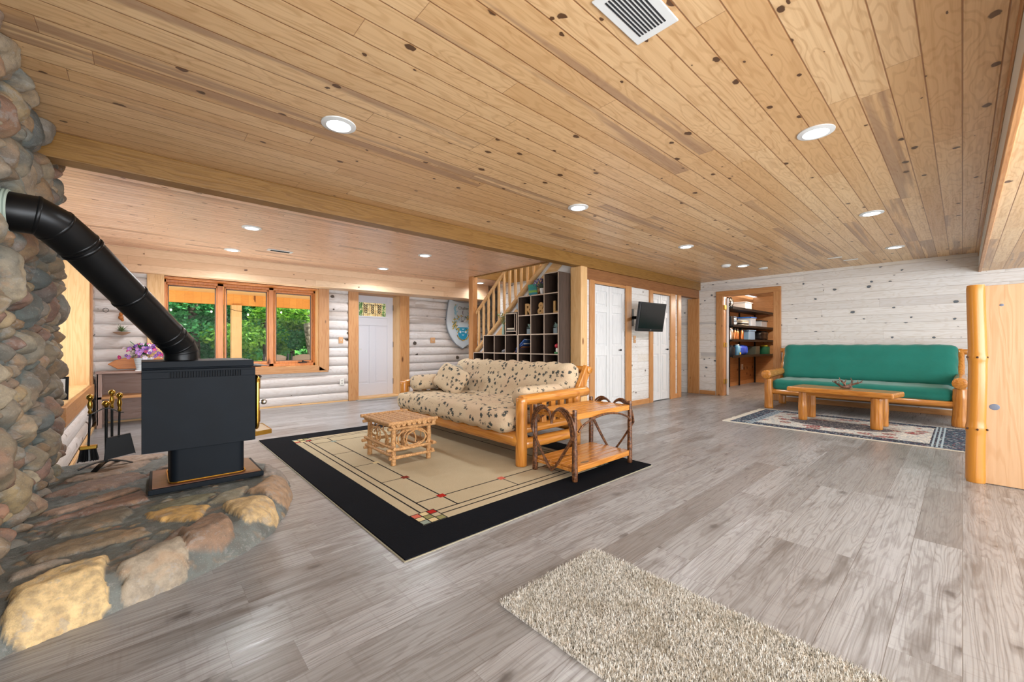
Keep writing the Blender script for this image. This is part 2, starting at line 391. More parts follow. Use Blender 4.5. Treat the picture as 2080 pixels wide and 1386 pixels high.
M['lamp']=emit('lit diffuser','#f2f7ff',9)
M['bulb']=emit('lit bulb','#fff6e0',3)
H=2.43
# ------------------------------------------------------------------ room shell
mb=MB().box(-1.6,9.3,-3,8.25,-.1,0).box(8.0,13.2,1.5,6.5,-.1,-.0005)
struct('floor',MB().box(-1.6,13.2,-3,8.25,-.1,0),M['floor'])
mb=MB(); mb.box(-1.6,13.2,-3,3.93,H,H+.1,0)
mb.box(-1.6,4.905,3.93,8.25,H,H+.1,1); mb.box(4.905,5.95,6.54,8.25,H,H+.1,1); mb.box(5.95,9.3,3.93,8.25,H,H+.1,1); mb.box(4.905,5.95,3.93,4.12,H,H+.1,1)
struct('ceiling',mb,[M['ceiling'],M['ceil_fine']])

def scallop(mb,axis,a0,a1,z0,z1,base,side,mi=0,hgt=.17,bul=.038,thick=.12):
    """half-log siding; base: wall plane, side: +1/-1 direction the logs bulge, built as closed strips"""
    k=0; zs=[z0]
    z=math.floor(z0/hgt)*hgt
    while z<z1:
        for j in range(1,9):
            zz=z+hgt*j/8
            if z0<zz<z1: zs.append(zz)
            if j==8 and z0<zz<z1: zs.append(zz+1e-4)
        z+=hgt
    zs.append(z1)
    def off(z):
        t=((z/hgt)%1.0); return bul*max(0,1-(2*t-1)**2)**.45
    pr=[(base+side*off(z),z) for z in zs]; back=base-side*thick
    prof=pr+[(back,z1),(back,z0)]
    if axis=='X': P=lambda a,p:(a,p[0],p[1])
    else: P=lambda a,p:(p[0],a,p[1])
    n=len(prof); vs=[P(a0,p) for p in prof]+[P(a1,p) for p in prof]
    fs=[(i,(i+1)%n,n+(i+1)%n,n+i) for i in range(n)]+[tuple(range(n-1,-1,-1)),tuple(range(n,2*n))]
    mb.add(vs,fs,mi)
YW=7.93
mb=MB()
scallop(mb,'X',-1.0,.10,0,H,YW,-1); scallop(mb,'X',.10,2.52,0,.62,YW,-1); scallop(mb,'X',.10,2.52,2.11,H,YW,-1)
scallop(mb,'X',2.52,3.06,0,H,YW,-1); scallop(mb,'X',3.06,4.04,2.12,H,YW,-1); scallop(mb,'X',4.04,9.3,0,H,YW,-1)
mb.box(-1.0,.18,YW+.12,YW+.3,0,H); mb.box(2.5,3.1,YW+.12,YW+.3,0,H); mb.box(4.02,9.3,YW+.12,YW+.3,0,H); mb.box(.18,2.5,YW+.12,YW+.3,0,.66); mb.box(.18,2.5,YW+.12,YW+.3,2.09,H); mb.box(3.1,4.02,YW+.12,YW+.3,2.11,H)
struct('wall_back',mb,M['log_x'],smooth=35)
XL=-.50
mb=MB()
scallop(mb,'Y',4.6,7.06,0,.56,XL,1); scallop(mb,'Y',4.6,7.93,2.1,H,XL-.40,1); scallop(mb,'Y',7.06,7.93,0,2.1,XL,1); None
struct('wall_left',mb,M['log_y'],smooth=35)
mb=MB(); scallop(mb,'Y',-3,1.25,0,H,XL-.1,1); struct('wall_left',mb,M['log_y'],smooth=35)
# soffit along the window wall
z0=2.095
mb=MB().prism([(-.86,7.80,z0),(5.9,7.31,z0),(5.9,7.9,z0),(-.86,7.9,z0)],(0,0,H-z0))
struct('trim_1',mb,M['soffit'])
# right wall with store-room doorway
XR=9.08
mb=MB().box(XR,XR+.14,-3,2.44,0,H).box(XR,XR+.14,3.40,3.87,0,H).box(XR,XR+.14,2.44,3.40,2.12,H)
mb.box(XR,XR+.14,3.87,8.2,0,H)
struct('wall_right',mb,M['wall_y'])
# dropped soffit on the right
YS=-.16
mb=MB().box(-1.6,XR,-3,YS-.02,2.15,H,0)
struct('ceiling',mb,[M['ceiling']])
mb=MB().box(-1.6,XR,YS-.02,YS,2.15,2.42,0)
struct('trim_2',mb,plain('white soffit face','#dfe0df',.5))
mb=MB().box(-1.6,XR,YS,YS+.008,2.375,2.43).box(-1.6,XR,YS-.025,YS+.004,2.14,2.19)
struct('trim_3',mb,M['trimX'],bevel=.004)
# beam, closet wall, posts
struct('trim_4',MB().box(-.62,XR,3.855,4.0,2.262,H),M['beamX'],bevel=.006)
struct('trim_5',MB().box(5.02,XR,3.885,4.0,2.085,2.262),M['header'],bevel=.004)
struct('trim_6',MB().box(4.87,5.025,3.83,4.04,0,2.262),M['paleZ'],bevel=.012)
CW=3.90
mb=MB()
for a,b in ((5.025,5.26),(6.17,7.06),(7.76,8.14)): mb.box(a,b,CW,CW+.1,0,2.262)
mb.box(5.26,6.17,CW,CW+.1,2.06,2.262).box(7.06,7.76,CW,CW+.1,2.06,2.262)
mb.box(8.04,8.14,CW+.1,6.0,0,H)
struct('wall_closet',mb,M['wall_x'])
mb=MB().box(5.96,6.06,4.0,7.05,0,3.7).box(4.96,6.06,6.55,6.6,H,3.7,0)
struct('wall_stairs',mb,M['wall_y'])
struct('wall_hall',MB().box(8.14,XR,5.6,5.7,0,H),M['wall_x'])
mb=MB().box(4.85,6.1,4.0,6.7,3.7,3.75).box(4.8,4.9,3.9,6.7,H+.1,3.7).box(4.9,6.06,3.9,4.0,H+.1,3.7)
struct('ceiling_stairwell',mb,plain('white stairwell paint','#e6e6e6',.6))
mb=MB().box(4.91,5.95,6.52,6.55,H-.02,H+.34).box(5.925,5.955,4.13,6.52,H-.02,H+.34).box(4.885,4.91,4.12,6.55,H-.02,H+.3)
struct('trim_7',mb,M['beamX'],bevel=.003)
# casings on the closet wall
def casing(nm,*bx,mat='trimZ',bev=.006):
    m=MB()
    for b in bx: m.box(*b)
    return struct(nm,m,M[mat],bevel=bev)
casing('trim_8',(5.15,5.27,CW-.03,CW,0,2.09)); casing('trim_9',(6.16,6.33,CW-.03,CW,0,2.09))
casing('trim_10',(6.95,7.07,CW-.03,CW,0,2.09)); casing('trim_11',(7.75,7.95,CW-.03,CW,0,2.09)); casing('trim_12',(8.06,8.20,CW-.03,CW+.04,0,2.09))
casing('trim_13',(5.27,6.16,CW-.022,CW,2.04,2.085),mat='trimX'); casing('trim_14',(7.07,7.75,CW-.022,CW,2.04,2.085),mat='trimX')
casing('trim_15',(XR-.035,XR,3.88,4.13,0,2.09))
struct('baseboard_closet',MB().box(6.33,6.95,CW-.02,CW,0,.09).box(7.95,8.06,CW-.02,CW,0,.09).box(5.025,5.15,CW-.02,CW,0,.09),M['trimX'],bevel=.004)
struct('baseboard_right',MB().box(XR-.018,XR,3.54,3.87,0,.085).box(XR-.018,XR,-3,2.33,0,.085),M['trimY'],bevel=.004)
struct('baseboard_back',MB().box(-.46,2.92,YW-.052,YW-.03,0,.022),M['paleX'])
# store-room doorway trim
casing('trim_16',(XR-.03,XR,3.38,3.52,0,2.14)); casing('trim_17',(XR-.03,XR,2.33,2.46,0,2.14))
casing('trim_18',(XR-.035,XR,2.33,3.52,2.10,2.20),mat='trimY')
casing('trim_19',(XR,XR+.14,3.37,3.40,0,2.10)); casing('trim_20',(XR,XR+.14,2.44,2.47,0,2.10)); casing('trim_21',(XR,XR+.14,2.47,3.37,2.09,2.12),mat='trimY')
# store room
mb=MB().box(XR+.14,13.1,4.03,4.1,0,H,0).box(13.0,13.1,1.5,4.03,0,H,1).box(XR+.14,13.1,1.5,1.6,0,H,0)
struct('wall_storeroom',mb,[M['store_x'],M['store_y']])
struct('baseboard_storeroom',MB().box(9.3,13,4.01,4.03,0,.1).box(12.98,13,1.6,4.01,0,.1),M['trimX'])

# ------------------------------------------------------------------ bifold closet doors
def bifold(nm,x0,x1,label):
    t=thing(nm,None,None,((x0+x1)/2,CW+.02,0)); t['kind']='structure'; w=(x1-x0)/2
    for k in (0,1):
        a=x0+k*w+.004; b=x0+(k+1)*w-.004; m=MB(); y=CW+.012; zt=2.035
        m.box(a,b,y+.012,y+.03,.015,zt); st=.075
        m.box(a,a+st,y,y+.012,.015,zt).box(b-st,b,y,y+.012,.015,zt)
        for za,zb in ((.015,.17),(.90,1.06),(1.60,1.70),(1.94,zt)): m.box(a+st,b-st,y,y+.012,za,zb)
        for za,zb in ((.17,.90),(1.06,1.60),(1.70,1.94)): m.box(a+st+.03,b-st-.03,y+.004,y+.012,za+.03,zb-.03)
        build('door_panel',m,M['bifold'],t,bevel=.004)
    m=MB(); kx=x0+1.62*w; m.cyl((kx,CW+.012,.985),(kx,CW-.02,.985),.008,.008,10).ell((kx,CW-.03,.985),(.018,.014,.018))
    build('knob',m,M['black'],t,smooth=True)
bifold('door_2',5.265,6.165,''); bifold('door_3',7.065,7.755,'')

# ------------------------------------------------------------------ entry door
t=thing('door_1',None,None,(3.54,8.2,0)); t['kind']='structure'
m=MB(); x0,x1,y=3.12,3.99,8.19; z0,zt=.03,2.08
m.box(x0,x1,y+.014,y+.045,z0,zt-.42); m.box(x0,x1,y+.014,y+.045,1.95,zt); m.box(x0,x0+.12,y+.014,y+.045,1.66,1.95); m.box(x1-.15,x1,y+.014,y+.045,1.66,1.95)
m.box(x0,x0+.1,y,y+.014,z0,zt).box(x1-.13,x1,y,y+.014,z0,zt).box(x0+.1,x1-.13,y,y+.014,z0,.28).box(x0+.1,x1-.13,y,y+.014,1.47,1.63).box(x0+.1,x1-.13,y,y+.014,1.97,zt).box(3.47,3.58,y,y+.014,.28,1.47)
for a,b in ((x0+.1,3.47),(3.58,x1-.13)): m.box(a+.035,b-.035,y+.005,y+.014,.315,1.435)
build('door_slab',m,M['doorw'],t,bevel=.006)
m=MB(); a,b,za,zb=x0+.1,x1-.13,1.63,1.97; w=.035
m.box(a,b,y-.012,y,za,za+w).box(a,b,y-.012,y,zb-w,zb).box(a,a+w,y-.012,y,za+w,zb-w).box(b-w,b,y-.012,y,za+w,zb-w)
gf=build('glass_frame',m,M['doorw'],t,bevel=.004)
n=N('stained glass'); P=n.sep(n.pos()); e=n.m('ABSOLUTE',n.m('SUBTRACT',P[0],(a+b)/2)); f=n.noise(n.pos(),30,2)
c=n.mix(n.ss(e,.19,.22),'#cdb27c','#5e8a4c'); c=n.mix(n.ss(f,.45,.6,0,.6),c,'#e9dcb0'); n.L(c,n.b.inputs['Emission Color']); n.b.inputs['Emission Strength'].default_value=.55
sg=n.out(c,.15,bump=f,bs=.3)
build('stained_glass',MB().box(a+w,b-w,y,y+.008,za+w,zb-w),sg,t)
m=MB(); yy=y-.003
for xx in (a+w+.02,a+.09,a+.13,a+.22,a+.26,a+.38,a+.42,a+.51,a+.55,b-w-.02): m.box(xx-.003,xx+.003,yy,yy+.004,za+w,zb-w)
for zz in (za+w+.025,za+w+.05,zb-w-.03,zb-w-.05): m.box(a+w,b-w,yy,yy+.004,zz-.0025,zz+.0025)
for xc in (a+.155+.02,(a+b)/2,b-.155-.02):
    for k in range(5):
        zc=za+.085+k*.036
        for sgn in (-1,1): m.prism([(xc,yy,zc),(xc+sgn*.03,yy,zc+.022),(xc+sgn*.034,yy,zc+.05),(xc+sgn*.006,yy,zc+.03)],(0,.004,0))
build('lead_came',m,M['black'],t)
m=MB(); m.box(x0+.035,x0+.075,y-.008,y,.96,1.02).cyl((x0+.055,y,.99),(x0+.055,y-.05,.99),.01).bar((x0+.055,y-.05,.99),(x0+.17,y-.05,.985),.012,.02).cyl((x0+.055,y,.87),(x0+.055,y-.02,.87),.03)
build('door_handle',m,M['silver'],t,smooth=40)
for zz in (.3,1.08,1.86):
    build('hinge',MB().box(x1-.004,x1+.02,y-.016,y,zz-.06,zz+.06),M['black'],t)
struct('trim_22',MB().box(3.09,4.02,7.9,8.24,0,.035),M['paleX'],bevel=.005)
# jambs and casings round the entry door (deep reveal)
casing('trim_23',(2.93,3.12,YW-.07,YW-.035,0,2.10)); casing('trim_24',(3.99,4.20,YW-.07,YW-.035,0,2.10))
casing('trim_25',(3.09,3.12,YW-.035,8.24,.0,2.10)); casing('trim_26',(3.99,4.03,YW-.035,8.24,0,2.10),mat='paleZ'); casing('trim_27',(3.12,3.99,YW-.06,8.24,2.085,2.12),mat='trimX')

# ------------------------------------------------------------------ window_1 (three lights)
t=thing('window_1',None,None,(1.33,8.05,.7)); t['kind']='structure'
wx0,wx1,wz0,wz1=.245,2.375,.70,2.06; y0,y1=8.02,8.11
m=MB(); m.box(wx0,wx1,y0,y1,wz0,wz0+.05).box(wx0,wx1,y0,y1,wz1-.045,wz1).box(wx0,wx0+.035,y0,y1,wz0,wz1).box(wx1-.035,wx1,y0,y1,wz0,wz1)
panes=[(.295,.885),(1.02,1.60),(1.735,2.31)]
m.box(.90,.985,y0,y1,wz0,wz1).box(1.625,1.70,y0,y1,wz0,wz1)
build('window_frame',m,M['winZ'],t,bevel=.005)
for k,(a,b) in enumerate(panes):
    m=MB(); s=.04; ys=y0+.02; e0=wz0+.05; e1=wz1-.045
    m.box(a-s*.6,a+.0,ys-.01,ys+.05,e0,e1).box(b,b+s*.6,ys-.01,ys+.05,e0,e1).box(a-.02,b+.02,ys-.01,ys+.05,e0,e0+.04).box(a-.02,b+.02,ys-.01,ys+.05,e1-.035,e1)
    sh=build('sash',m,M['winZ'],t,bevel=.005)
    g=MB().box(a,a+.012,ys+.0,ys+.03,e0+.04,e1-.035).box(b-.012,b,ys,ys+.03,e0+.04,e1-.035).box(a,b,ys,ys+.03,e1-.05,e1-.035).box(a,b,ys,ys+.03,e0+.04,e0+.05)
    build('gasket',g,plain('grey brown gasket','#6b5a50',.6),sh)
    build('pane',MB().box(a,b,ys+.02,ys+.026,e0+.04,e1-.035),M['glass'],sh)
    if k!=1:
        m=MB().box(b-.22,b-.08,y0-.02,y0+.01,wz0+.05,wz0+.07).cyl((b-.15,y0-.01,wz0+.07),(b-.15,y0-.03,wz0+.085),.012).bar((b-.15,y0-.03,wz0+.08),(b-.05,y0-.045,wz0+.06),.01,.012)
        build('crank_handle',m,M['black'],t)
# window reveal + casing
casing('trim_28',(.06,.25,YW-.075,YW-.035,.56,2.11),mat='paleZ'); casing('trim_29',(2.39,2.57,YW-.075,YW-.035,.60,2.13))
m=MB().prism([(.06,YW-.075,.575),(2.57,YW-.075,.575),(2.375,YW-.075,.70),(.25,YW-.075,.70)],(0,.04,0)); struct('trim_30',m,M['trimX'],bevel=.004)
casing('trim_31',(.22,.25,YW-.035,8.12,.68,2.09),mat='paleZ'); casing('trim_32',(2.37,2.40,YW-.035,8.12,.68,2.09),mat='paleZ')
casing('trim_33',(.25,2.37,YW-.035,8.12,.66,.70),mat='paleX'); casing('trim_34',(.25,2.37,YW-.05,8.12,2.06,2.09),mat='winX')

# ------------------------------------------------------------------ window_2 (left wall, mostly behind the chimney)
t=thing('window_2',None,None,(-.85,6.0,.6)); t['kind']='structure'
m=MB().box(-.9,-.84,5.0,5.05,.6,2.1).box(-.9,-.84,6.99,7.04,.6,2.1).box(-.9,-.84,5.05,6.99,.6,.65).box(-.9,-.84,5.05,6.99,2.05,2.1).box(-.9,-.84,6.0,6.05,.65,2.05)
f=build('window_frame',m,M['winZ'],t); build('pane',MB().box(-.88,-.874,5.05,6.99,.65,2.05),M['glass'],t)
casing('trim_35',(-.9,XL+.04,7.04,7.08,.56,2.12),mat='paleZ'); casing('trim_36',(XL+.02,XL+.055,7.08,7.30,.44,2.095),mat='trimZ')
casing('trim_37',(-.9,XL+.04,4.8,7.04,.56,.60),mat='paleY'); casing('trim_38',(XL+.03,XL+.065,4.7,7.3,.43,.585),mat='trimY')
struct('baseboard_left',MB().box(XL+.035,XL+.055,4.6,7.9,0,.03),M['paleY'])

# ------------------------------------------------------------------ chimney and hearth
def heightmesh(name,P,Nn,h,col,nu,nv,parent=None,**k):
    V=(P+Nn*h[...,None]).reshape(-1,3)
    idx=np.arange(nu*nv).reshape(nv,nu); F=np.stack([idx[:-1,:-1],idx[:-1,1:],idx[1:,1:],idx[1:,:-1]],-1).reshape(-1,4)
    org=np.array([V[:,0].mean(),V[:,1].mean(),V[:,2].min()]) if parent is None else np.array(W(parent).translation)
    me=bpy.data.meshes.new(name); me.vertices.add(len(V)); me.vertices.foreach_set('co',(V-org).ravel())
    me.loops.add(F.size); me.loops.foreach_set('vertex_index',F.ravel().astype(np.int32))
    me.polygons.add(len(F)); me.polygons.foreach_set('loop_start',np.arange(0,F.size,4,dtype=np.int32)); me.polygons.foreach_set('use_smooth',np.ones(len(F),bool))
    me.update(calc_edges=True); a=me.color_attributes.new('Col','FLOAT_COLOR','POINT')
    c=np.ones((len(V),4),np.float32); c[:,:3]=col.reshape(-1,3); a.data.foreach_set('color',c.ravel())
    me.materials.append(M['stone']); o=bpy.data.objects.new(name,me); COL.objects.link(o)
    if parent is None: o.location=org.tolist()
    else: o.parent=parent
    tag(o,**k); return o
R=np.random.RandomState(5)
def vnoise(u,v,sc,seed):
    r=np.random.RandomState(seed); G=r.rand(64,64); x=u*sc;y=v*sc; xi=np.floor(x).astype(int);yi=np.floor(y).astype(int);fx=x-xi;fy=y-yi
    fx=fx*fx*(3-2*fx);fy=fy*fy*(3-2*fy); g=lambda a,b:G[a%64,b%64]
    return (g(xi,yi)*(1-fx)+g(xi+1,yi)*fx)*(1-fy)+(g(xi,yi+1)*(1-fx)+g(xi+1,yi+1)*fx)*fy
pal=np.array([lin(c)[:3] for c in ['#8b7a66','#7f776c','#9a8468','#6f7672','#8c6a57','#a8946f','#5d6463','#857463','#967a5c','#787c76','#85675a','#a3967f','#94866f','#8b7c66']])
mort=np.array(lin('#646f6d')[:3])
U0,U1=1.3,5.15; nu=int((U1-U0)/.0085); nv=int(H/.0085); HT=H-.003
u=np.linspace(U0,U1,nu); v=np.linspace(0,HT,nv); UU,VV=np.meshgrid(u,v)
# wall path: along +Y to Yc then rounding to -X
Yc=4.52+0*VV; rr=.13
s=UU-Yc; ang=np.clip(s/rr,0,PI/2); ext=np.clip(s-rr*PI/2,0,None)
PX=-.44-rr*(1-np.cos(ang))-ext; PY=np.where(s<0,UU,Yc+rr*np.sin(ang)); P=np.stack([PX,PY,VV],-1)
NN=np.stack([np.cos(ang),np.sin(ang),0*ang],-1)
# stone centres by dart throwing
pts=[]; tries=0
while tries<9000:
    tries+=1; p=(R.uniform(U0,U1),R.uniform(0,H)); sp=R.choice([.07,.12,.165,.21],p=[.22,.25,.3,.23])
    if all((p[0]-q[0])**2+((p[1]-q[1])*.74)**2>(.5*(sp+q[2])*.93)**2 for q in pts): pts.append((p[0],p[1],sp))
ns=len(pts)
def stonefield(UU,VV,pts,edge=.035,depth=.075,wseed=1,gap=.010,sq=.45):
    wu=UU+.05*(vnoise(UU,VV,9,wseed)-.5)+.018*(vnoise(UU,VV,30,wseed+1)-.5); wv=VV+.05*(vnoise(UU,VV,9,wseed+2)-.5)+.018*(vnoise(UU,VV,30,wseed+3)-.5)
    F1=np.full(UU.shape,9.);F2=F1.copy();I=np.zeros(UU.shape,int); d1=F1.copy()
    rq=np.random.RandomState(3)
    for i,(a,b,sp) in enumerate(pts):
        an=rq.uniform(0,PI);st=rq.uniform(1.0,1.18); ca,sa=math.cos(an),math.sin(an)
        x=wu-a;y=(wv-b)*.76; X=(x*ca+y*sa)/st; Y=(-x*sa+y*ca)*1.0
        d=np.sqrt(X*X+Y*Y)-sp*.42
        m1=d<F1; F2=np.where(m1,F1,np.minimum(F2,d)); I=np.where(m1,i,I); F1=np.where(m1,d,F1)
    e=(F2-F1)*.5-gap; out=.008-F1
    e=np.minimum(e,out); t=np.clip(e/edge,0,1); prof=(1-(1-t)**2)**sq
    return prof,I,e
prof,I,e=stonefield(UU,VV,pts,edge=.065,gap=.017,sq=.55)
hole=np.sqrt((np.clip(UU-3.0,-9,0)*.34)**2+np.clip(UU-3.0,0,9)**2+(VV-1.705)**2); prof=prof*np.clip((hole-.105)/.03,0,1); e=np.where(hole<.115,-.01,e)
dep=R.uniform(.06,.10,ns); tint=pal[R.randint(0,len(pal),ns)]*R.uniform(.7,1.15,(ns,1)); tint2=pal[R.randint(0,len(pal),ns)]; vv_=np.clip((vnoise(UU,VV,16,77)-.35)*2.2,0,1)[...,None]*.7
h=prof*dep[I]+.012*(vnoise(UU,VV,14,9)-.5)*prof*2+.006*(vnoise(UU,VV,45,10)-.5)+.004*vnoise(UU,VV,80,11)
col=np.where((e>0)[...,None],tint[I]*(1-vv_)+tint2[I]*vv_,mort*(.75+.5*vnoise(UU,VV,20,12))[...,None])
ch=thing('stone_chimney','tall river stone chimney wall in grey mortar at the left edge','chimney',(-.44,3.2,0))
heightmesh('river_stone_face',P,NN,h-.045,col,nu,nv,parent=ch)
build('chimney_core',MB().box(-.84,-.5,1.3,4.5,0,H),plain('grey mortar','#70787a',.9),ch)

# hearth slab
outl=[(-.46,2.17),(-.32,2.22),(-.04,2.30),(.12,2.345),(.26,2.42),(.40,2.50),(.53,2.62),(.68,2.87),(.80,3.2),(.85,3.5),(.84,3.80),(.73,4.15),(.45,4.55),(.1,4.82),(-.15,4.89),(-.46,4.83)]
def poly_sdf(X,Y,poly):
    d=np.full(X.shape,1e9); ins=np.zeros(X.shape,bool); n=len(poly)
    for i in range(n):
        ax,ay=poly[i];bx,by=poly[(i+1)%n]; ex,ey=bx-ax,by-ay; wx,wy=X-ax,Y-ay
        t=np.clip((wx*ex+wy*ey)/(ex*ex+ey*ey),0,1); d=np.minimum(d,(wx-ex*t)**2+(wy-ey*t)**2)
        c=((ay<=Y)&(by>Y))|((by<=Y)&(ay>Y)); xi=ax+(Y-ay)/np.where(abs(by-ay)<1e-9,1e-9,by-ay)*(bx-ax); ins^=c&(X<xi)
    d=np.sqrt(d); return np.where(ins,d,-d)
x=np.arange(-.47,.9,.0075); y=np.arange(2.12,4.94,.0075); XX,YY=np.meshgrid(x,y)
outw=[( -.8,2.15)]+outl[1:-1]+[(-.8,4.86)]
sd=poly_sdf(XX,YY,outw)+.02*(vnoise(XX,YY,9,31)-.5)+.008*(vnoise(XX,YY,35,32)-.5)
stones=[('#d6ba88',[(-.345,2.245),(-.35,2.43),(-.265,2.52),(-.115,2.54),(-.125,2.43),(-.10,2.29),(-.2,2.235)],.045),
('#a09482',[(-.06,2.42),(.05,2.51),(.146,2.54),(.165,2.44),(.14,2.365),(-.04,2.305)],.04),
('#8a705c',[(.145,2.60),(.22,2.72),(.307,2.763),(.36,2.66),(.35,2.53),(.26,2.46),(.175,2.465)],.045),
('#c8ab7c',[(.347,2.91),(.46,2.94),(.58,2.89),(.62,2.79),(.54,2.67),(.42,2.64)],.04),
('#a5876a',[(.52,3.09),(.66,3.3),(.80,3.37),(.83,3.22),(.75,2.98),(.64,2.92)],.035),
('#d0a868',[(.006,3.08),(.12,3.09),(.299,3.005),(.25,2.89),(.224,2.80),(.1,2.9)],.022),
('#8b7a63',[(-.38,2.81),(-.27,2.88),(-.159,2.92),(.0,2.85),(.03,2.77),(-.15,2.73),(-.35,2.72)],.02),
('#7b7263',[(-.346,3.116),(-.2,3.27),(-.079,3.31),(-.04,3.17),(-.092,3.04),(-.3,3.0)],.02),
('#9a9480',[(.3,3.05),(.4,3.19),(.52,3.21),(.47,3.05),(.38,2.98)],.02),('#848068',[(.04,3.19),(.2,3.26),(.34,3.23),(.28,3.12),(.12,3.1)],.015),
('#9c948a',[(-.40,2.63),(-.3,2.69),(-.25,2.66),(-.38,2.58)],.018),('#86685a',[(-.42,3.28),(-.2,3.42),(.0,3.56),(.02,3.36),(-.25,3.3)],.022),
('#a38672',[(-.42,3.46),(-.2,3.62),(-.05,3.72),(-.02,3.64),(-.3,3.42)],.02),('#94887e',[(.66,3.4),(.74,3.75),(.82,3.7),(.82,3.42)],.02),('#8a7566',[(.07,2.585),(.12,2.66),(.16,2.74),(.12,2.56)],.015),
('#7d7a74',[(.02,2.60),(.05,2.66),(-.02,2.68),(-.04,2.62)],.012),('#8d7263',[(-.44,3.85),(-.3,4.05),(-.05,4.15),(.03,3.95),(-.2,3.78)],.022),('#a9917e',[(-.4,4.2),(-.15,4.5),(.05,4.45),(.0,4.28),(-.25,4.12)],.022),
('#8d7c70',[(.1,4.1),(.2,4.4),(.45,4.35),(.5,4.1),(.3,3.98)],.022),('#b19a88',[(-.35,4.55),(-.1,4.75),(.15,4.65),(.1,4.52),(-.2,4.48)],.02),('#8b6f62',[(.25,4.48),(.2,4.65),(.42,4.52),(.4,4.42)],.02)]
hz=np.zeros(XX.shape); colz=np.ones(XX.shape+(3,))*np.array(lin('#6f7572')[:3])*(.62+.45*vnoise(XX,YY,16,40))[...,None]
Rr=np.random.RandomState(8)
bits=[((Rr.uniform(-.4,.8),Rr.uniform(2.25,4.8)),Rr.uniform(.012,.035)) for _ in range(190)]
wx=XX+.03*(vnoise(XX,YY,14,33)-.5)+.012*(vnoise(XX,YY,50,36)-.5); wy=YY+.03*(vnoise(XX,YY,14,34)-.5)+.012*(vnoise(XX,YY,50,35)-.5)
taken=np.zeros(XX.shape,bool)
for c,pl,hh in stones:
    d=poly_sdf(wx,wy,pl)+.009; t=np.clip(d/.035,0,1); m=d>0
    hz=np.where(m,np.maximum(hz,hh*(1-(1-t)**2)**.5),hz); colz[m]=np.array(lin(c)[:3])*(.85+.3*vnoise(XX,YY,22,41)[m])[:,None]; taken|=d>-.012
for (a,b),r in bits:
    q=np.sqrt(((wx-a)*.8)**2+((wy-b)*1.2)**2); d=r-q; m=(d>0)&~taken
    hz=np.where(m,np.maximum(hz,.008*np.clip(d/.01,0,1)),hz); colz[m]=pal[Rr.randint(0,len(pal))]*.9
edge=np.clip(sd/.13,0,1); body=.120*(1-(1-edge)**1.6)**.85
bulge=hz*np.clip((sd+.02)/.05,0,1)
Zt=body+bulge+.005*(vnoise(XX,YY,28,44)-.5)+.003*(vnoise(XX,YY,70,45)-.5); Zt=np.where(sd<=0,-.012,Zt)
base=np.stack([XX,YY,0*XX],-1); nz=np.zeros(XX.shape+(3,)); nz[...,2]=1
he=thing('stone_hearth','low curved hearth of field stones in grey mortar under the black stove','hearth',(.1,3.5,0))
heightmesh('hearth_stones',base,nz,Zt,colz,XX.shape[1],XX.shape[0],parent=he)
# ------------------------------------------------------------------ wood stove, pipe, tools
t=thing('wood_stove','matt black pedestal wood stove with brass trimmed door, standing on the stone hearth','stove',(.32,3.66,.13))
m=MB(); m.prism([(.03,3.40,.135),(.655,3.39,.135),(.655,3.86,.135),(.045,3.93,.135)],(0,0,.032)); build('base_plate',m,M['stove'],t,bevel=.004)
m=MB(); m.prism([(.05,3.42,.168),(.64,3.41,.168),(.635,3.85,.168),(.06,3.91,.168)],(0,0,.003)); build('base_tiles',m,plain('rust brown tile','#7a5140',.3,var=.2),t)
m=MB(); ped=[]
for (cx_,cy_),a0 in (((.505,3.50),-PI/2),((.505,3.80),0),((.185,3.80),PI/2),((.185,3.50),PI)):
    for k in range(6): a=a0+k*PI/10; ped.append((cx_+.045*math.cos(a),cy_+.045*math.sin(a),.171))
build('pedestal',m.prism(ped,(0,0,.30)),M['stove'],t,smooth=True)
m=MB(); m.tube([(p[0]+(.006 if p[0]>.34 else -.006),p[1]+(.006 if p[1]>3.6 else -.006),.177) for p in ped],.006,6,closed=True); build('pedestal_trim',m,M['brass'],t,smooth=True)
# firebox: outer heat shield sheet in front (-Y side), body behind
m=MB(); m.box(.03,.585,3.40,3.86,.44,.925); build('firebox',m,M['stove'],t,bevel=.008)
m=MB(); x0,x1=.0,.60; y=3.375; m.box(x0,x1,y,y+.012,.405,.865)
m.box(x0,x0+.128,y,y+.012,.865,.905).box(x1-.085,x1,y,y+.012,.865,.905).box(x0,x1,y,y+.012,.905,.92)
ns_=27
for k in range(ns_+1):
    xx=x0+.128+k*(x1-.085-x0-.128)/ns_; m.box(xx-.003,xx+.003,y,y+.012,.865,.905)
build('side_shield',m,M['stove'],t,bevel=.0015)
build('vent_backing',MB().box(x0+.12,x1-.08,y+.014,y+.018,.86,.91),M['slot'],t)
m=MB(); m.box(x0,x1,3.885,3.897,.405,.92); build('side_shield',m,M['stove'],t)
m=MB(); m.box(x0+.0,x1+.035,3.365,3.905,.922,.930).box(x0,x1-.01,3.372,3.90,.930,.972); build('top_plate',m,M['stove'],t,bevel=.004)
m=MB(); m.box(x1,x1+.09,3.44,3.83,.922,.927); build('top_lip',m,M['black'],t)
m=MB()
dp=[]
for (cy_,cz_),a0 in (((3.46,.52),PI),((3.80,.52),PI*1.5),((3.80,.80),0),((3.46,.80),PI/2)):
    for k in range(6): a=a0+k*PI/10; dp.append((.590,cy_+.045*math.cos(a),cz_+.045*math.sin(a)))
d=build('door',m.prism(dp,(.03,0,0)),M['black'],t,smooth=True)
m=MB(); m.tube([(p[0]+.03,p[1],p[2]) for p in dp],.014,8,closed=True); build('brass_trim',m,M['brass'],d,smooth=True)
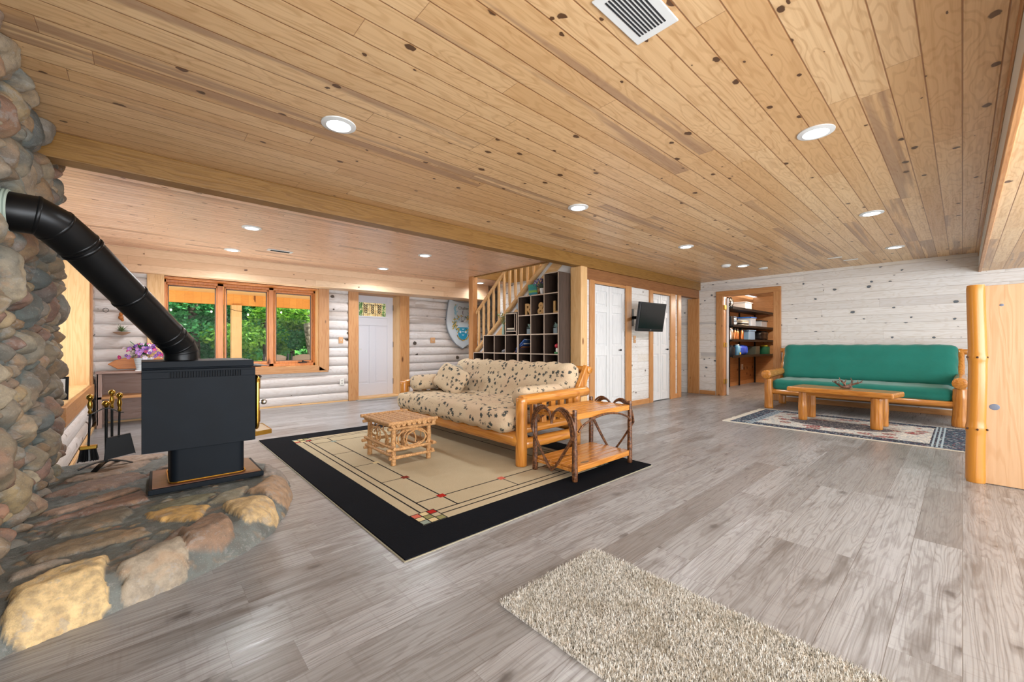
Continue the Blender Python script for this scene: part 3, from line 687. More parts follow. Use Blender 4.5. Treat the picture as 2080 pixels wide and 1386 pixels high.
build('door_glass',MB().box(.618,.622,3.48,3.78,.54,.78),plain('smoked glass','#0c0d0f',.08),d)
for zz in (.56,.80):
    m=MB(); m.cyl((.628,3.43,zz-.04),(.628,3.43,zz+.04),.013,seg=10); build('hinge',m,M['brass'],t,smooth=True)
m=MB().cyl((.63,3.44,.66),(.66,3.44,.66),.008).ell((.665,3.44,.66),(.02,.02,.02)); build('latch',m,M['silver'],t,smooth=True)
# ash lip
m=MB().prism([(.59,3.45,.435),(.72,3.50,.435),(.72,3.80,.435),(.59,3.85,.435)],(0,0,.008)); build('ash_lip',m,M['silver'],t)
m=MB().bar((.585,3.44,.43),(.725,3.49,.43),.006,.032).bar((.722,3.49,.43),(.722,3.80,.43),.006,.032).bar((.725,3.80,.43),(.585,3.86,.43),.006,.032); build('ash_lip_rim',m,M['brass'],t)
t['label']='matt black pedestal wood stove with brass door trim, on the stone hearth'
# stove pipe
A=Vector((.20,3.55,.972)); B=Vector((.20,3.55,1.04)); C=Vector((-.29,3.08,1.665)); D=Vector((-.47,2.945,1.72)); R0=.091
def circ(mb,p0,p1,r,n=28,mi=0): mb.tube([p0,p1],[r,r],n,mi)
t=thing('stove_pipe','black round stove pipe running diagonally from stove top into the chimney','pipe',(.2,3.55,.972))
dirm=(Vector((-.33,3.05,1.70))-Vector((.16,3.50,1.10))).normalized()
P0=Vector((.20,3.55,.975));P1=Vector((.20,3.55,1.03));P2=Vector((.185,3.536,1.075));P3=Vector((.145,3.495,1.125))
Q3=Vector((-.245,3.12,1.605));Q2=Vector((-.32,3.045,1.675));Q1=Vector((-.375,3.0,1.703));Q0=Vector((-.53,3.0,1.705))
m=MB().tube([P0,P1,P2,P3],[R0*1.02]*4,28); build('lower_elbow',m,M['pipe'],t,smooth=True)
mid=P3.lerp(Q3,.5)
m=MB().tube([P3,mid],[R0,R0],28); build('pipe_section',m,M['pipe'],t,smooth=True)
m=MB().tube([mid,Q3],[R0*.975]*2,28); build('pipe_section',m,M['pipe'],t,smooth=True)
m=MB().tube([Q3,Q2,Q1,Q0],[R0*1.02]*4,28); build('upper_elbow',m,M['pipe'],t,smooth=True)
def ringat(p,d,r,w=.012):
    d=d.normalized(); return MB().tube([p-d*w,p-d*w*.5,p+d*w*.5,p+d*w],[r*1.0,r*1.03,r*1.03,r*1.0],28)
for p,d in ((P1,P2-P0),(P2,P3-P1),(P3,P3-P2),(P3+(mid-P3)*.10,mid-P3),(mid,Q3-P3),(Q3,Q3-mid),(Q2,Q1-Q3),(Q1,Q0-Q2),(Q3-(Q3-mid)*.08,Q3-mid)):
    build('seam_ring',ringat(p,d,R0*1.01,.008),M['pipe'],t,smooth=True)
dq=(Q0-Q1).normalized(); m=MB()
pts_=[Q0-dq*.075+dq*i*.006 for i in range(16)]; m.tube(pts_,[R0*(1.08+.03*(i%2)) for i in range(16)],28); build('wall_collar',m,plain('pale green grey sleeve','#a8b8ac',.6),t,smooth=20)
# fire tools
t=thing('fire_tool_stand','black fire tool stand with arched feet and brass finial on the hearth','fire tools',(-.2,4.42,.14),.15)
bx,by,bz=-.2,4.42,.14
def arch(mb,p0,p1,hh,w,th,n=10):
    p0=Vector(p0);p1=Vector(p1); pr=None
    for i in range(n+1):
        q=p0.lerp(p1,i/n)+Vector((0,0,hh*math.sin(PI*i/n)))
        if pr is not None: mb.bar(pr,q,w,th)
        pr=q
m=MB(); arch(m,(bx-.15,by+.0,bz+.002),(bx+.15,by+.02,bz+.002),.045,.035,.007); build('foot',m,M['black'],t)
m=MB(); arch(m,(bx-.06,by-.14,bz+.002),(bx+.06,by+.14,bz+.002),.04,.035,.007); build('foot',m,M['black'],t)
m=MB().cyl((bx,by,bz+.04),(bx,by,bz+.46),.009); build('pole',m,M['black'],t,smooth=True)
m=MB(); pr=None
for i in range(13):
    a=-1+i/6; q=Vector((bx+a*.10,by,bz+.43+.022*math.cos(a*PI))); 
    if pr is not None: m.bar(pr,q,.03,.007)
    pr=q
build('tool_rack',m,M['black'],t)
m=MB().lathe([(.009,0),(.012,.01),(.024,.022),(.026,.035),(.018,.048),(.001,.055)],(bx,by,bz+.455)); build('brass_finial',m,M['brass'],t,smooth=True)
def handle(x,y,z): return MB().lathe([(.008,-.01),(.014,0),(.008,.02),(.014,.04),(.016,.06),(.009,.085),(.013,.095),(.021,.105),(.02,.125),(.008,.135),(.001,.137)],(x,y,z),14)
t=thing('hearth_brush','black bristled hearth brush with brass handle and ferrule hanging left of the shovel','brush',(bx-.085,by-.02,bz+.08))
m=MB().cyl((bx-.085,by-.02,bz+.43),(bx-.093,by-.02,bz+.18),.007); build('rod',m,M['black'],t,smooth=True)
build('brass_handle',handle(bx-.085,by-.02,bz+.43),M['brass'],t,smooth=True)
m=MB().prism([(bx-.142,by-.045,bz+.155),(bx-.045,by-.045,bz+.155),(bx-.045,by+.005,bz+.155),(bx-.142,by+.005,bz+.155)],(0,0,.028)); build('ferrule',m,M['brass'],t,bevel=.006)
m=MB(); q=random.Random(3)
for k in range(170):
    a=q.random();b=q.random(); px=bx-.135+a*.083; py=by-.04+b*.038; m.bar((px,py,bz+.157),(px+(a-.5)*.03+q.uniform(-.004,.004),py+(b-.5)*.02,bz+.065+q.uniform(0,.012)),.004,.004)
build('bristles',m,M['blackm'],t)
t=thing('ash_shovel','black steel ash shovel with brass handle hanging at the right of the tool stand','shovel',(bx+.075,by-.02,bz+.07))
m=MB().cyl((bx+.075,by-.02,bz+.43),(bx+.07,by-.02,bz+.22),.007); build('rod',m,M['black'],t,smooth=True)
build('brass_handle',handle(bx+.075,by-.02,bz+.43),M['brass'],t,smooth=True)
m=MB(); yb=by-.025; m.prism([(bx+.005,yb,bz+.225),(bx+.135,yb,bz+.245),(bx+.165,yb,bz+.085),(bx-.01,yb,bz+.055)],(0,.004,0))
m.bar((bx+.005,yb-.012,bz+.225),(bx+.135,yb-.012,bz+.245),.004,.028,up=(0,1,0)).bar((bx+.135,yb-.012,bz+.245),(bx+.165,yb-.012,bz+.085),.004,.028,up=(0,1,0)).bar((bx+.005,yb-.012,bz+.225),(bx-.01,yb-.012,bz+.055),.004,.028,up=(0,1,0))
build('pan',m,M['black'],t)
t=thing('fireplace_poker','black fireplace poker with brass handle hanging behind the tool stand pole','poker',(bx+.03,by+.04,bz+.06))
m=MB().cyl((bx+.03,by+.045,bz+.45),(bx+.03,by+.045,bz+.06),.008); build('rod',m,M['black'],t,smooth=True)
build('brass_handle',handle(bx+.03,by+.045,bz+.45),M['brass'],t,smooth=True)

# ------------------------------------------------------------------ rugs
RB=MB(); RX0,RX1,RY0,RY1=.97,3.36,1.86,5.26; zt=.014
RB.box(RX0,RX1,RY0,RY1,.002,zt,0)
IX0,IX1,IY0,IY1=1.23,3.10,2.13,4.99
RB.box(IX0,IX1,IY0,IY1,zt,zt+.001,1)
def line(x0,y0,x1,y1,w=.011,mi=2,z=.0006): RB.box(min(x0,x1)-w/2,max(x0,x1)+w/2,min(y0,y1)-w/2,max(y0,y1)+w/2,zt+.001,zt+.001+z,mi)
a,b=.075,.135
for d_ in (a,b):
    line(IX0+d_,IY0+d_,IX0+d_,IY1-d_); line(IX1-d_,IY0+d_,IX1-d_,IY1-d_); line(IX0+d_,IY0+d_,IX1-d_,IY0+d_); line(IX0+d_,IY1-d_,IX1-d_,IY1-d_)
c_=.335
line(IX0+c_,IY0+b,IX0+c_,IY1-b); line(IX1-c_,IY0+b,IX1-c_,IY1-b); line(IX0+b,IY0+c_,IX1-b,IY0+c_); line(IX0+b,IY1-c_,IX1-b,IY1-c_)
for yy in (3.0,3.55,4.08): line(IX0+b,yy,IX0+c_,yy,.008); line(IX1-b,yy,IX1-c_,yy,.008)
for xx in (2.12,2.6): line(xx,IY0+b,xx,IY0+c_,.008); line(xx,IY1-b,xx,IY1-c_,.008)
def sq(x,y,s,mi): RB.box(x-s/2,x+s/2,y-s/2,y+s/2,zt+.0018,zt+.0026,mi)
for x_,y_,mi in ((IX0+c_,IY0+c_,3),(IX0+c_,3.0,5),(2.12,IY0+c_,4),(IX1-c_,IY0+c_,3),(IX0+c_,4.64,6),(IX0+c_,3.55,7),(IX1-c_,IY1-c_,3)): sq(x_,y_,.055,mi)
for cx_,cy_,sx_,sy_ in ((IX0,IY0,1,1),(IX0,IY1,1,-1),(IX1,IY0,-1,1),(IX1,IY1,-1,-1)):
    pat=[(0,0,6),(1,0,7),(2,0,8),(0,1,7),(1,1,8),(0,2,4),(1,2,7),(2,1,1),(2,2,3)]
    for i,j,mi in pat: RB.box(*sorted((cx_+sx_*(.004+i*.055),cx_+sx_*(.054+i*.055))),*sorted((cy_+sy_*(.004+j*.055),cy_+sy_*(.054+j*.055))),zt+.0018,zt+.0026,mi)
    for i in range(4):
        RB.box(*sorted((cx_+sx_*(i*.055-.003),cx_+sx_*(i*.055+.004))),*sorted((cy_,cy_+sy_*.168)),zt+.0018,zt+.0028,2); RB.box(*sorted((cx_,cx_+sx_*.168)),*sorted((cy_+sy_*(i*.055-.003),cy_+sy_*(i*.055+.004))),zt+.0018,zt+.0028,2)
RB.box(RX0-.008,RX1+.008,RY0-.008,RY1+.008,.0005,.005,9)
def pile(name,c1,c2,sc=120,bsx=.3):
    n=N(name); p=n.pos(); f=n.noise(p,sc,3,.7); g=n.noise(p,4,3)
    c=n.mix(f,c1,c2); c=n.mix(n.ss(g,.4,.7,0,.3),c,c2); return n.out(c,.95,bump=f,bs=bsx,bd=.006,Specular_IOR_Level=.1)
rug=build('area_rug',RB,[pile('black rug pile','#06080d','#10131a'),pile('beige rug pile','#bdae93','#a19378'),pile('black line','#1d1c1c','#2a2725'),pile('red wool','#b0261d','#8c2018'),pile('coral wool','#c56a58','#b55a48'),pile('brown red wool','#7c3024','#64281e'),pile('grey green wool','#8f9a90','#7d887e'),pile('sand wool','#d2c096','#c2ae84'),pile('olive wool','#8d8a5e','#7d7a52'),pile('pale binding','#b9b3a0','#8f8a7a')],
  label='large black bordered beige area rug with thin lines and red squares under the futon',cat='rug')
# shag rug: backing + tufts
SX0,SX1,SY0,SY1=1.10,1.75,-.35,1.29
n=N('speckled shag yarn'); p=n.pos(); d=n.vor(n.vs(p,1,1,.25),300,out='Color'); sp=n.sep(d)
c=n.ramp(sp[0],[(0,'#46443c'),(.18,'#7d796d'),(.34,'#b5b1a6'),(.6,'#dedcd6'),(1,'#f2f1ee')]); cl=n.noise(p,7,3)
c=n.mix(n.ss(cl,.45,.7,0,.35),c,'#a59c88'); shag=n.out(c,.95,Sheen_Weight=.2)
g=np.random.RandomState(2); K=62000
cx_=g.uniform(SX0,SX1,K); cy_=g.uniform(SY0,SY1,K); an=g.uniform(0,2*PI,K); ln=g.uniform(.012,.024,K); tx=g.normal(0,.006,K); ty=g.normal(0,.006,K); w=.0023
V=np.empty((K,3,3)); V[:,0]=np.stack([cx_-np.cos(an)*w,cy_-np.sin(an)*w,0*an+.008],1); V[:,1]=np.stack([cx_+np.cos(an)*w,cy_+np.sin(an)*w,0*an+.008],1); V[:,2]=np.stack([cx_+tx,cy_+ty,.008+ln],1)
t=thing('shag_rug','small cream and grey speckled shag rug on the bare floor in the foreground','rug',((SX0+SX1)/2,.47,0))
V=V.reshape(-1,3)-np.array([(SX0+SX1)/2,.47,0]); me=bpy.data.meshes.new('shag_pile'); me.vertices.add(K*3); me.vertices.foreach_set('co',V.ravel()); me.loops.add(K*3); me.loops.foreach_set('vertex_index',np.arange(K*3,dtype=np.int32)); me.polygons.add(K); me.polygons.foreach_set('loop_start',np.arange(0,K*3,3,dtype=np.int32)); me.update(calc_edges=True); me.materials.append(shag)
o=bpy.data.objects.new('shag_pile',me); COL.objects.link(o); o.parent=t; o['kind']='stuff'
build('backing',MB().box(SX0,SX1,SY0,SY1,.001,.012),shag,t)
# patterned runner
def rugpat(name,cols,sc=46,dist=.03):
    n=N(name); p=n.pos(); v=n.vadd(p,n.vs(n.noise(p,30,2,.6,col=True),dist,dist,0)); q=n.sep(n.vor(n.vs(v,1,1,.01),sc,out='Color'))
    return n.out(n.ramp(q[0],cols),.95,bump=n.noise(p,300,2),bs=.2)
def consta(m_):
    for n_ in m_.node_tree.nodes:
        if n_.type=='VALTORGB': n_.color_ramp.interpolation='CONSTANT'
    return m_
nav=consta(rugpat('navy rug border',[(0,'#1c2b42'),(.42,'#27405a'),(.6,'#8f9aa0'),(.74,'#1a2436'),(.88,'#4a6a72'),(.95,'#7c4a50')],60))
nav2=consta(rugpat('dense navy rug border',[(0,'#131d30'),(.5,'#2d4a66'),(.68,'#aab4b8'),(.78,'#14202f'),(.92,'#5f3540')],75))
n=N('ivory field with red flowers'); p=n.pos(); P=n.sep(p); v=n.vadd(p,n.vs(n.noise(p,20,3,.6,col=True),.06,.06,0)); d=n.vor(n.vs(v,1,1,.01),5.2); q=n.sep(n.vor(n.vs(v,1,1,.01),60,out='Color'))
fl=n.ramp(q[0],[(0,'#7e1f2b'),(.35,'#a34a4e'),(.5,'#2a2a33'),(.68,'#d8d0c2'),(.82,'#4d5a50'),(.92,'#8f8a80')]); cr=n.ramp(q[1],[(0,'#d9d2c4'),(.8,'#8a97a2'),(.9,'#dcd6ca')])
c=n.mix(n.ss(d,.36,.40),fl,cr); ex=n.m('ABSOLUTE',n.m('SUBTRACT',P[1],1.12)); ey=n.m('ABSOLUTE',n.m('SUBTRACT',P[0],6.85))
me_=n.m('ADD',n.m('POWER',n.m('DIVIDE',ex,.55),2.0),n.m('POWER',n.m('DIVIDE',ey,.27),2.0)); dk=n.ramp(q[2],[(0,'#2a2d3a'),(.5,'#5a5560'),(.7,'#a8a29c'),(.85,'#33404a')])
c=n.mix(n.ss(me_,.9,1.05,1,0),c,dk); field=n.out(c,.95)
m=MB(); ax0,ax1,ay0,ay1=6.07,7.70,-.04,2.20
m.box(ax0,ax1,ay0,ay1,.001,.008,0); m.box(ax0+.03,ax1-.03,ay0+.01,ay1-.01,.008,.0085,1); m.box(ax0+.07,ax1-.07,ay0+.19,ay1-.19,.0085,.009,2)
for yy in (ay0+.19,ay0+.225,ay0+.26,ay1-.19,ay1-.225,ay1-.26): m.box(ax0+.06,ax1-.06,yy-.012,yy+.004,.009,.0093,3)
for xx in (ax0+.03,ax0+.22,ax1-.03,ax1-.22): m.box(xx-.004,xx+.004,ay0+.1,ay1-.1,.009,.0094,0)
m.box(ax0+.24,ax1-.24,ay0+.28,ay1-.28,.009,.0096,4)
t=thing('oriental_rug','navy and ivory oriental runner rug with red flowers under the log coffee table','rug',(6.9,1.1,0))
build('rug_pile',m,[plain('ivory wool','#d6d0c2',.95),nav,nav2,plain('pale blue wool','#9db0bb',.95),field],t)
q=random.Random(4); M['fr']=plain('cream fringe','#d9d3c6',.95)
for yy,sg in ((ay1,1),(ay0,-1)):
    m=MB()
    for k in range(150):
        xx=ax0+(k+.5)*(ax1-ax0)/150; m.bar((xx,yy,.004),(xx+q.uniform(-.01,.01),yy+sg*q.uniform(.07,.1),.003),.006,.003)
    build('fringe',m,M['fr'],t)

# ------------------------------------------------------------------ leaf print futon on the rug
FX0,FX1,FY0,FY1=2.46,3.34,2.63,4.76; zr=.016
t=thing('log_futon','honey pine log futon sofa with leaf print mattress on the large rug','sofa',(2.9,3.7,zr))
for x_,y_,hh,nm in ((2.47,2.60,.61,5),(2.47,4.76,.61,6),(3.24,2.62,.62,7),(3.24,4.76,.62,8)):
    build('leg',MB().log((x_,y_,zr),(x_,y_,hh),.052,.050,seed=nm,knob=.04),M['goldZ'],t,smooth=60,local=False)
for y_ in (2.61,4.76):
    build('armrest',MB().log((2.47,y_,.585),(3.40,y_,.60),.047,.05,seed=int(y_*10),knob=.03),M['goldX'],t,smooth=60)
    build('side_rail',MB().log((2.50,y_,.33),(3.24,y_,.33),.04,seed=3),M['goldX'],t,smooth=60)
    build('side_rail',MB().log((2.50,y_,.20),(3.24,y_,.20),.05,seed=4),M['goldX'],t,smooth=60)
    for k in range(5): build('slat',MB().box(2.60+k*.125,2.66+k*.125,y_-.018,y_+.018,.34,.57),M['goldZ'],t,bevel=.004)
    build('back_brace',MB().bar((3.22,y_+(.06 if y_<3 else -.06),.38),(3.50,y_+(.06 if y_<3 else -.06),.84),.05,.10),M['goldZ'],t,bevel=.01)
build('front_rail',MB().log((2.49,FY0-.02,.235),(2.49,FY1,.235),.072,seed=9,n=30,knob=.02),M['goldY'],t,smooth=60)
build('rear_rail',MB().log((3.28,FY0-.02,.25),(3.28,FY1,.25),.055,seed=10,n=30),M['goldY'],t,smooth=60)
build('back_rail',MB().log((3.50,FY0+.0,.81),(3.50,FY1-.02,.81),.04,seed=11,n=30),M['goldY'],t,smooth=60)
build('seat_deck',MB().box(2.52,3.26,FY0+.04,FY1-.04,.27,.30),M['goldY'],t,bevel=.006)
yc=(FY0+FY1)/2+.02; Ly=FY1-FY0-.06
build('seat_mattress',MB().soft((2.80,yc,.385),(.92,Ly,.20),r=.09,n=34,puff=.012,wr=.007,seed=1),M['leaf'],t,smooth=180)
build('back_mattress',MB().soft((3.28,yc+.02,.60),(.19,Ly,.58),r=.085,n=34,puff=.015,wr=.008,seed=2,rot=Matrix.Rotation(math.radians(22),3,'Y')),M['leaf'],t,smooth=180)
M['greypil']=fabric('grey ticking','#a39d8f','#7f7b70')
def cush(nm,c,d,rot,lab,n=16,r=.06,puff=.05,seed=1,mat='leaf',grp=None):
    return build(nm,MB().soft(c,d,r=r,n=n,puff=puff,wr=.004,seed=seed,rot=rot),M[mat],smooth=180,label=lab,cat='cushion',group=grp)
cush('throw_pillow',(2.88,4.31,.64),(.13,.46,.34),Matrix.Rotation(math.radians(28),3,'Y')@Matrix.Rotation(math.radians(14),3,'Z')@Matrix.Rotation(math.radians(12),3,'X'),'square leaf print throw pillow leaning beside the left bolster of the futon',seed=3,puff=.03)
cush('throw_pillow',(3.03,4.56,.66),(.12,.36,.32),Matrix.Rotation(math.radians(28),3,'Y'),'grey backed throw pillow tucked behind the square leaf print pillow',seed=4,puff=.03,mat='greypil')
def bolster(c,r,L,ax,lab,seed):
    m=MB(); q=random.Random(seed); n_=22; c=Vector(c); d=Vector(ax).normalized(); pts=[];rr=[]
    for i in range(n_+1):
        t_=i/n_; e_=min(t_,1-t_)*L/(r*.7); pts.append(c+d*(t_-.5)*L); rr.append(r*(max(.02,(1-(1-min(1,e_))**2.2))**.5)*(1+.02*math.sin(i*2.3+seed)))
    m.tube(pts,rr,22); return build('bolster_cushion',m,M['leaf'],smooth=180,label=lab,cat='cushion',group=None)
bolster((2.80,4.62,.60),.095,.62,(1,0,0),'round leaf print bolster at the far left arm of the futon',1)
bolster((2.86,2.76,.585),.10,.62,(1,0,0),'round leaf print bolster against the near right arm of the futon',2)

# ------------------------------------------------------------------ twig stool on the rug
t=thing('twig_table','small square rustic twig table of bare branches on the beige rug','table',(1.80,3.61,zr))
q=random.Random(12); X0,X1,Y0,Y1=1.64,1.99,3.36,3.86; zt2=.385
for x_,y_ in ((X0,Y0),(X1,Y0),(X0,Y1),(X1,Y1)):
    build('leg',MB().log((x_,y_,zr),(x_+q.uniform(-.008,.008),y_,zt2-.05),.023,.021,seed=int(x_*99+y_*7),seg=9,knob=.12),M['twig'],t,smooth=60)
m=MB()
for k in range(9):
    xx=X0-.03+k*(X1-X0+.06)/8; r_=q.uniform(.019,.025); m.log((xx,Y0-.05-q.uniform(0,.012),zt2-.008),(xx,Y1+.05+q.uniform(0,.012),zt2-.008+q.uniform(-.003,.003)),r_,r_*.9,seed=k,seg=9,n=12,knob=.04)
for yy in (Y0-.045,Y1+.045): m.log((X0-.07,yy,zt2+.004),(X1+.07,yy,zt2+.008),.017,.015,seed=int(yy*9),seg=9,n=12,knob=.05)
build('twig_top',m,M['twig'],t,smooth=60)
def st(a,b,r,sd): build('stretcher',MB().log(a,b,r,r*.85,seed=sd,seg=8,n=14,knob=.1),M['twig'],t,smooth=60)
for zz,ex in ((zt2-.045,.06),(.155,.07),(.085,.05)):
    for y_ in (Y0,Y1): st((X0-ex,y_-.02*(1 if y_==Y0 else -1),zz),(X1+ex,y_-.02*(1 if y_==Y0 else -1),zz+q.uniform(-.01,.01)),.015,int(zz*100)+int(y_*3))
    for x_ in (X0,X1): st((x_-.02*(1 if x_==X0 else -1),Y0-ex,zz+.02),(x_-.02*(1 if x_==X0 else -1),Y1+ex,zz+.02),.015,int(zz*100)+int(x_*5))
def curl(u0,u1,fix,axis,zc,sd):
    qq=random.Random(sd); cx_=(u0+u1)/2+qq.uniform(-.02,.02); pts=[]; ru=(u1-u0)*.45*qq.uniform(.8,1.05); rz=.085*qq.uniform(.85,1.1); a0=qq.uniform(0,6)
    for i in range(15):
        a=a0+i/14*PI*qq.uniform(1.4,1.75)*1.0; uu=cx_+ru*math.cos(a)*(1-.15*i/14); zz=zc+rz*math.sin(a); pts.append((uu,fix+qq.uniform(-.004,.004),zz) if axis=='X' else (fix+qq.uniform(-.004,.004),uu,zz))
    return pts
for f_,ax_ in ((Y0-.02,'X'),(Y1+.02,'X'),(X0-.02,'Y'),(X1+.02,'Y')):
    m=MB()
    for k in range(5):
        a_,b_=(X0,X1) if ax_=='X' else (Y0,Y1); w_=b_-a_; s_=q.uniform(0,.35)*w_ if k>2 else 0; e_=b_-(q.uniform(0,.35)*w_ if k in(1,4) else 0)
        m.tube(curl(a_+s_,e_,f_+q.uniform(-.012,.012),ax_,.235+q.uniform(-.015,.015),int(f_*1000)+k*17),.0065,6)
    build('bent_twigs',m,M['twig'],t,smooth=True)

# ------------------------------------------------------------------ heart end table
t=thing('heart_end_table','two tier orange slatted end table with heart shaped bent twig ends beside the futon','table',(2.88,2.23,zr))
X0,X1,Y0,Y1=2.49,3.27,2.02,2.45
for x_,y_,sd in ((X0,Y0,1),(X1,Y0,2),(X0,Y1,3),(X1,Y1,4)):
    build('leg',MB().log((x_,y_,zr if y_>1.9 and x_<3.3 else 0.016),(x_,y_,.57),.022,.018,seed=sd+40,seg=10,knob=.12),M['darktwig'],t,smooth=60)
def tier(zz,nm):
    m=MB(); w_=(Y1-Y0-.03)/6
    for k in range(6): m.box(X0+.015,X1-.0,Y0+.015+k*w_+.003,Y0+.015+(k+1)*w_-.003,zz-.02,zz)
    build(nm,m,M['goldX'],t,bevel=.004)
    m=MB().box(X0+.0,X1+.01,Y0-.005,Y0+.018,zz-.045,zz-.0).box(X0,X1+.01,Y1-.018,Y1+.0,zz-.045,zz).box(X0-.0,X0+.02,Y0,Y1,zz-.045,zz-.02).box(X1-.02,X1,Y0,Y1,zz-.045,zz-.02)
    build(nm.replace('slats','apron'),m,M['goldX'],t,bevel=.004)
tier(.535,'top_slats'); tier(.125,'lower_slats')
yc_=(Y0+Y1)/2
def heart(x_,tag_,dx):
    for off in (0,.02,.038):
        m=MB()
        for sg in (-1,1):
            pts=[]
            for i in range(25):
                a=i/24
                if a<.5:
                    b_=a/.5; yy=yc_+sg*(.0+ (.235)*b_**.85) ; zz=.06+.32*b_
                else:
                    b_=(a-.5)/.5*PI; yy=yc_+sg*(.235-.1175*(1-math.cos(b_))); zz=.38+.06*b_/PI+.165*math.sin(b_)
                yy+=-sg*off*.7*math.sin(PI*a); zz-=off*math.sin(PI*a)*.8
                pts.append((x_+dx*(1+off*8),yy,zz))
            m.tube(pts,.0088,7)
        build('bent_heart_twig',m,M['darktwig'],t,smooth=True)
heart(X0,'',-.026); heart(X1,'',.03)
for sg,y_ in ((1,Y1+.02),(-1,Y0-.02)):
    m=MB(); pts=[]
    for i in range(17):
        a=i/16; pts.append((X0+.02+(X1-X0-.04)*a,y_,.40+.10*math.sin(PI*a)**.6)); 
    m.tube(pts,.009,7); build('arched_twig',m,M['darktwig'],t,smooth=True)

# ------------------------------------------------------------------ teal futon by the right wall
t=thing('teal_log_sofa','long peeled log sofa with teal green cushions against the whitewashed wall','sofa',(8.4,1.12,0))
for y_,sd in ((.02,1),(2.22,2)):
    build('leg',MB().log((7.92,y_,0),(7.92,y_,.50),.078 if y_<1 else .065,.068 if y_<1 else .06,seed=sd,knob=.05),M['goldZ'],t,smooth=60)
    build('leg',MB().log((8.72,y_,0),(8.72,y_,.62),.06,seed=sd+3),M['goldZ'],t,smooth=60)
    build('armrest',MB().log((7.78,y_,.575),(8.80,y_,.60),.072,.06,seed=sd+5,knob=.03),M['goldX'],t,smooth=60)
    build('side_rail',MB().log((7.92,y_,.25),(8.72,y_,.25),.04,seed=sd+7),M['goldX'],t,smooth=60)
    build('back_post',MB().log((8.66,y_,.42),(8.95,y_,1.0),.045,seed=sd+9),M['goldZ'],t,smooth=60)
build('front_rail',MB().log((7.93,.06,.285),(7.93,2.2,.285),.042,seed=21,n=40,knob=.08),M['goldY'],t,smooth=60)
build('lower_rail',MB().log((8.55,.06,.22),(8.55,2.2,.22),.055,seed=22,n=40,knob=.08),M['goldY'],t,smooth=60)
build('back_rail',MB().log((8.94,-.06,.97),(8.94,2.30,.97),.042,seed=23,n=40),M['goldY'],t,smooth=60)
build('seat_deck',MB().box(7.95,8.7,.1,2.14,.30,.33),M['goldY'],t,bevel=.006)
build('seat_cushion',MB().soft((8.30,1.12,.40),(.78,2.10,.19),r=.07,n=34,puff=.01,wr=.004,seed=5),M['green'],t,smooth=180)
build('back_cushion',MB().soft((8.74,1.12,.76),(.20,2.16,.66),r=.09,n=34,puff=.02,wr=.004,seed=6,rot=Matrix.Rotation(math.radians(20),3,'Y')),M['green'],t,smooth=180)

# log coffee table
t=thing('log_coffee_table','low honey pine coffee table with thick log legs on the oriental rug','table',(7.05,1.12,.01))
for x_,y_,r_,sd in ((6.99,1.53,.055,1),(6.85,.725,.062,2),(7.33,1.50,.055,3),(7.21,.70,.055,4)):
    build('leg',MB().log((x_,y_,.010),(x_,y_,.41),r_,r_*.95,seed=sd+60,knob=.05),M['goldZ'],t,smooth=60)
m=MB().prism([(6.86,1.70,.41),(6.74,.56,.41),(7.18,.49,.41),(7.42,1.63,.41)],(0,0,.07))
build('table_top',m,M['goldY'],t,bevel=.022,seg=4)
build('driftwood_piece' if 0 else 'apron',MB().box(6.98,7.22,.8,1.5,.36,.409),M['goldY'],t,bevel=.006)
t=thing('driftwood_piece','gnarled grey brown driftwood piece on the log coffee table','driftwood',(7.05,1.10,.48))
m=MB(); q=random.Random(9)
def br(p,d,L,r,dep):
    pts=[Vector(p)];dd=Vector(d).normalized()
    for i in range(6):
        dd=(dd+Vector((q.uniform(-.4,.4),q.uniform(-.4,.4),q.uniform(-.25,.3)))).normalized(); nx=pts[-1]+dd*L/6
        nx.z=max(nx.z,.488+r*.5); pts.append(nx)
    m.tube(pts,[r*(1-.75*i/6) for i in range(7)],7)
    if dep: 
        for k in (2,4): br(pts[k],Vector(d)+Vector((q.uniform(-1,1),q.uniform(-1,1),q.uniform(-.2,.9))),L*.6,r*.6,dep-1)
br((7.06,1.02,.505),(0,1,.1),.22,.022,2); br((7.06,1.05,.505),(0,-1,.5),.15,.022,2); br((7.06,1.06,.505),(-.3,.4,1),.12,.02,1)
m.ell((7.06,1.05,.505),(.04,.06,.022))
build('branch_mass',m,bark('driftwood','#4a332a','#9a7a68',.8,30),t,smooth=True)

# ------------------------------------------------------------------ half-height partition with log post
t=thing('pine_partition','smooth pine board partition edged with a golden log, standing at the right','partition',(4.9,-.5,0))
m=MB(); q=random.Random(1); pts=[];rr=[]; 
for i in range(61):
    z_=1.545*i/60; r_=.0555-.003*z_
    for kz in (.42,.98): r_*=1+.13*math.exp(-((z_-kz)/.022)**2)
    if i in (0,60): r_*=.93
    pts.append((4.86+.006*math.sin(z_*3),-.075+.006*math.sin(z_*4.2+1),z_)); rr.append(r_)
lp=build('log_post',m.tube(pts,rr,28),M['post'],t,smooth=60)
m=MB()
for kz in (.42,.98):
    for a in (PI*1.02,PI*1.35,PI*.7): m.ell((4.86+.0555*1.1*math.cos(a),-.075+.0555*1.1*math.sin(a),kz),(.007,.007,.008))
build('knot',m,plain('dark knot','#3a1c08',.5),lp,smooth=True)
build('board',MB().box(4.845,4.885,-2.2,-.115,.004,1.535),M['board'],t,bevel=.004)
m=MB().ell((4.845,-.165,.60),(.003,.028,.024)).ell((4.845,-.345,.565),(.003,.02,.018)).ell((4.845,-.20,1.38),(.003,.012,.01)); build('board_knots',m,plain('blue grey knot','#6d7484',.5),t)
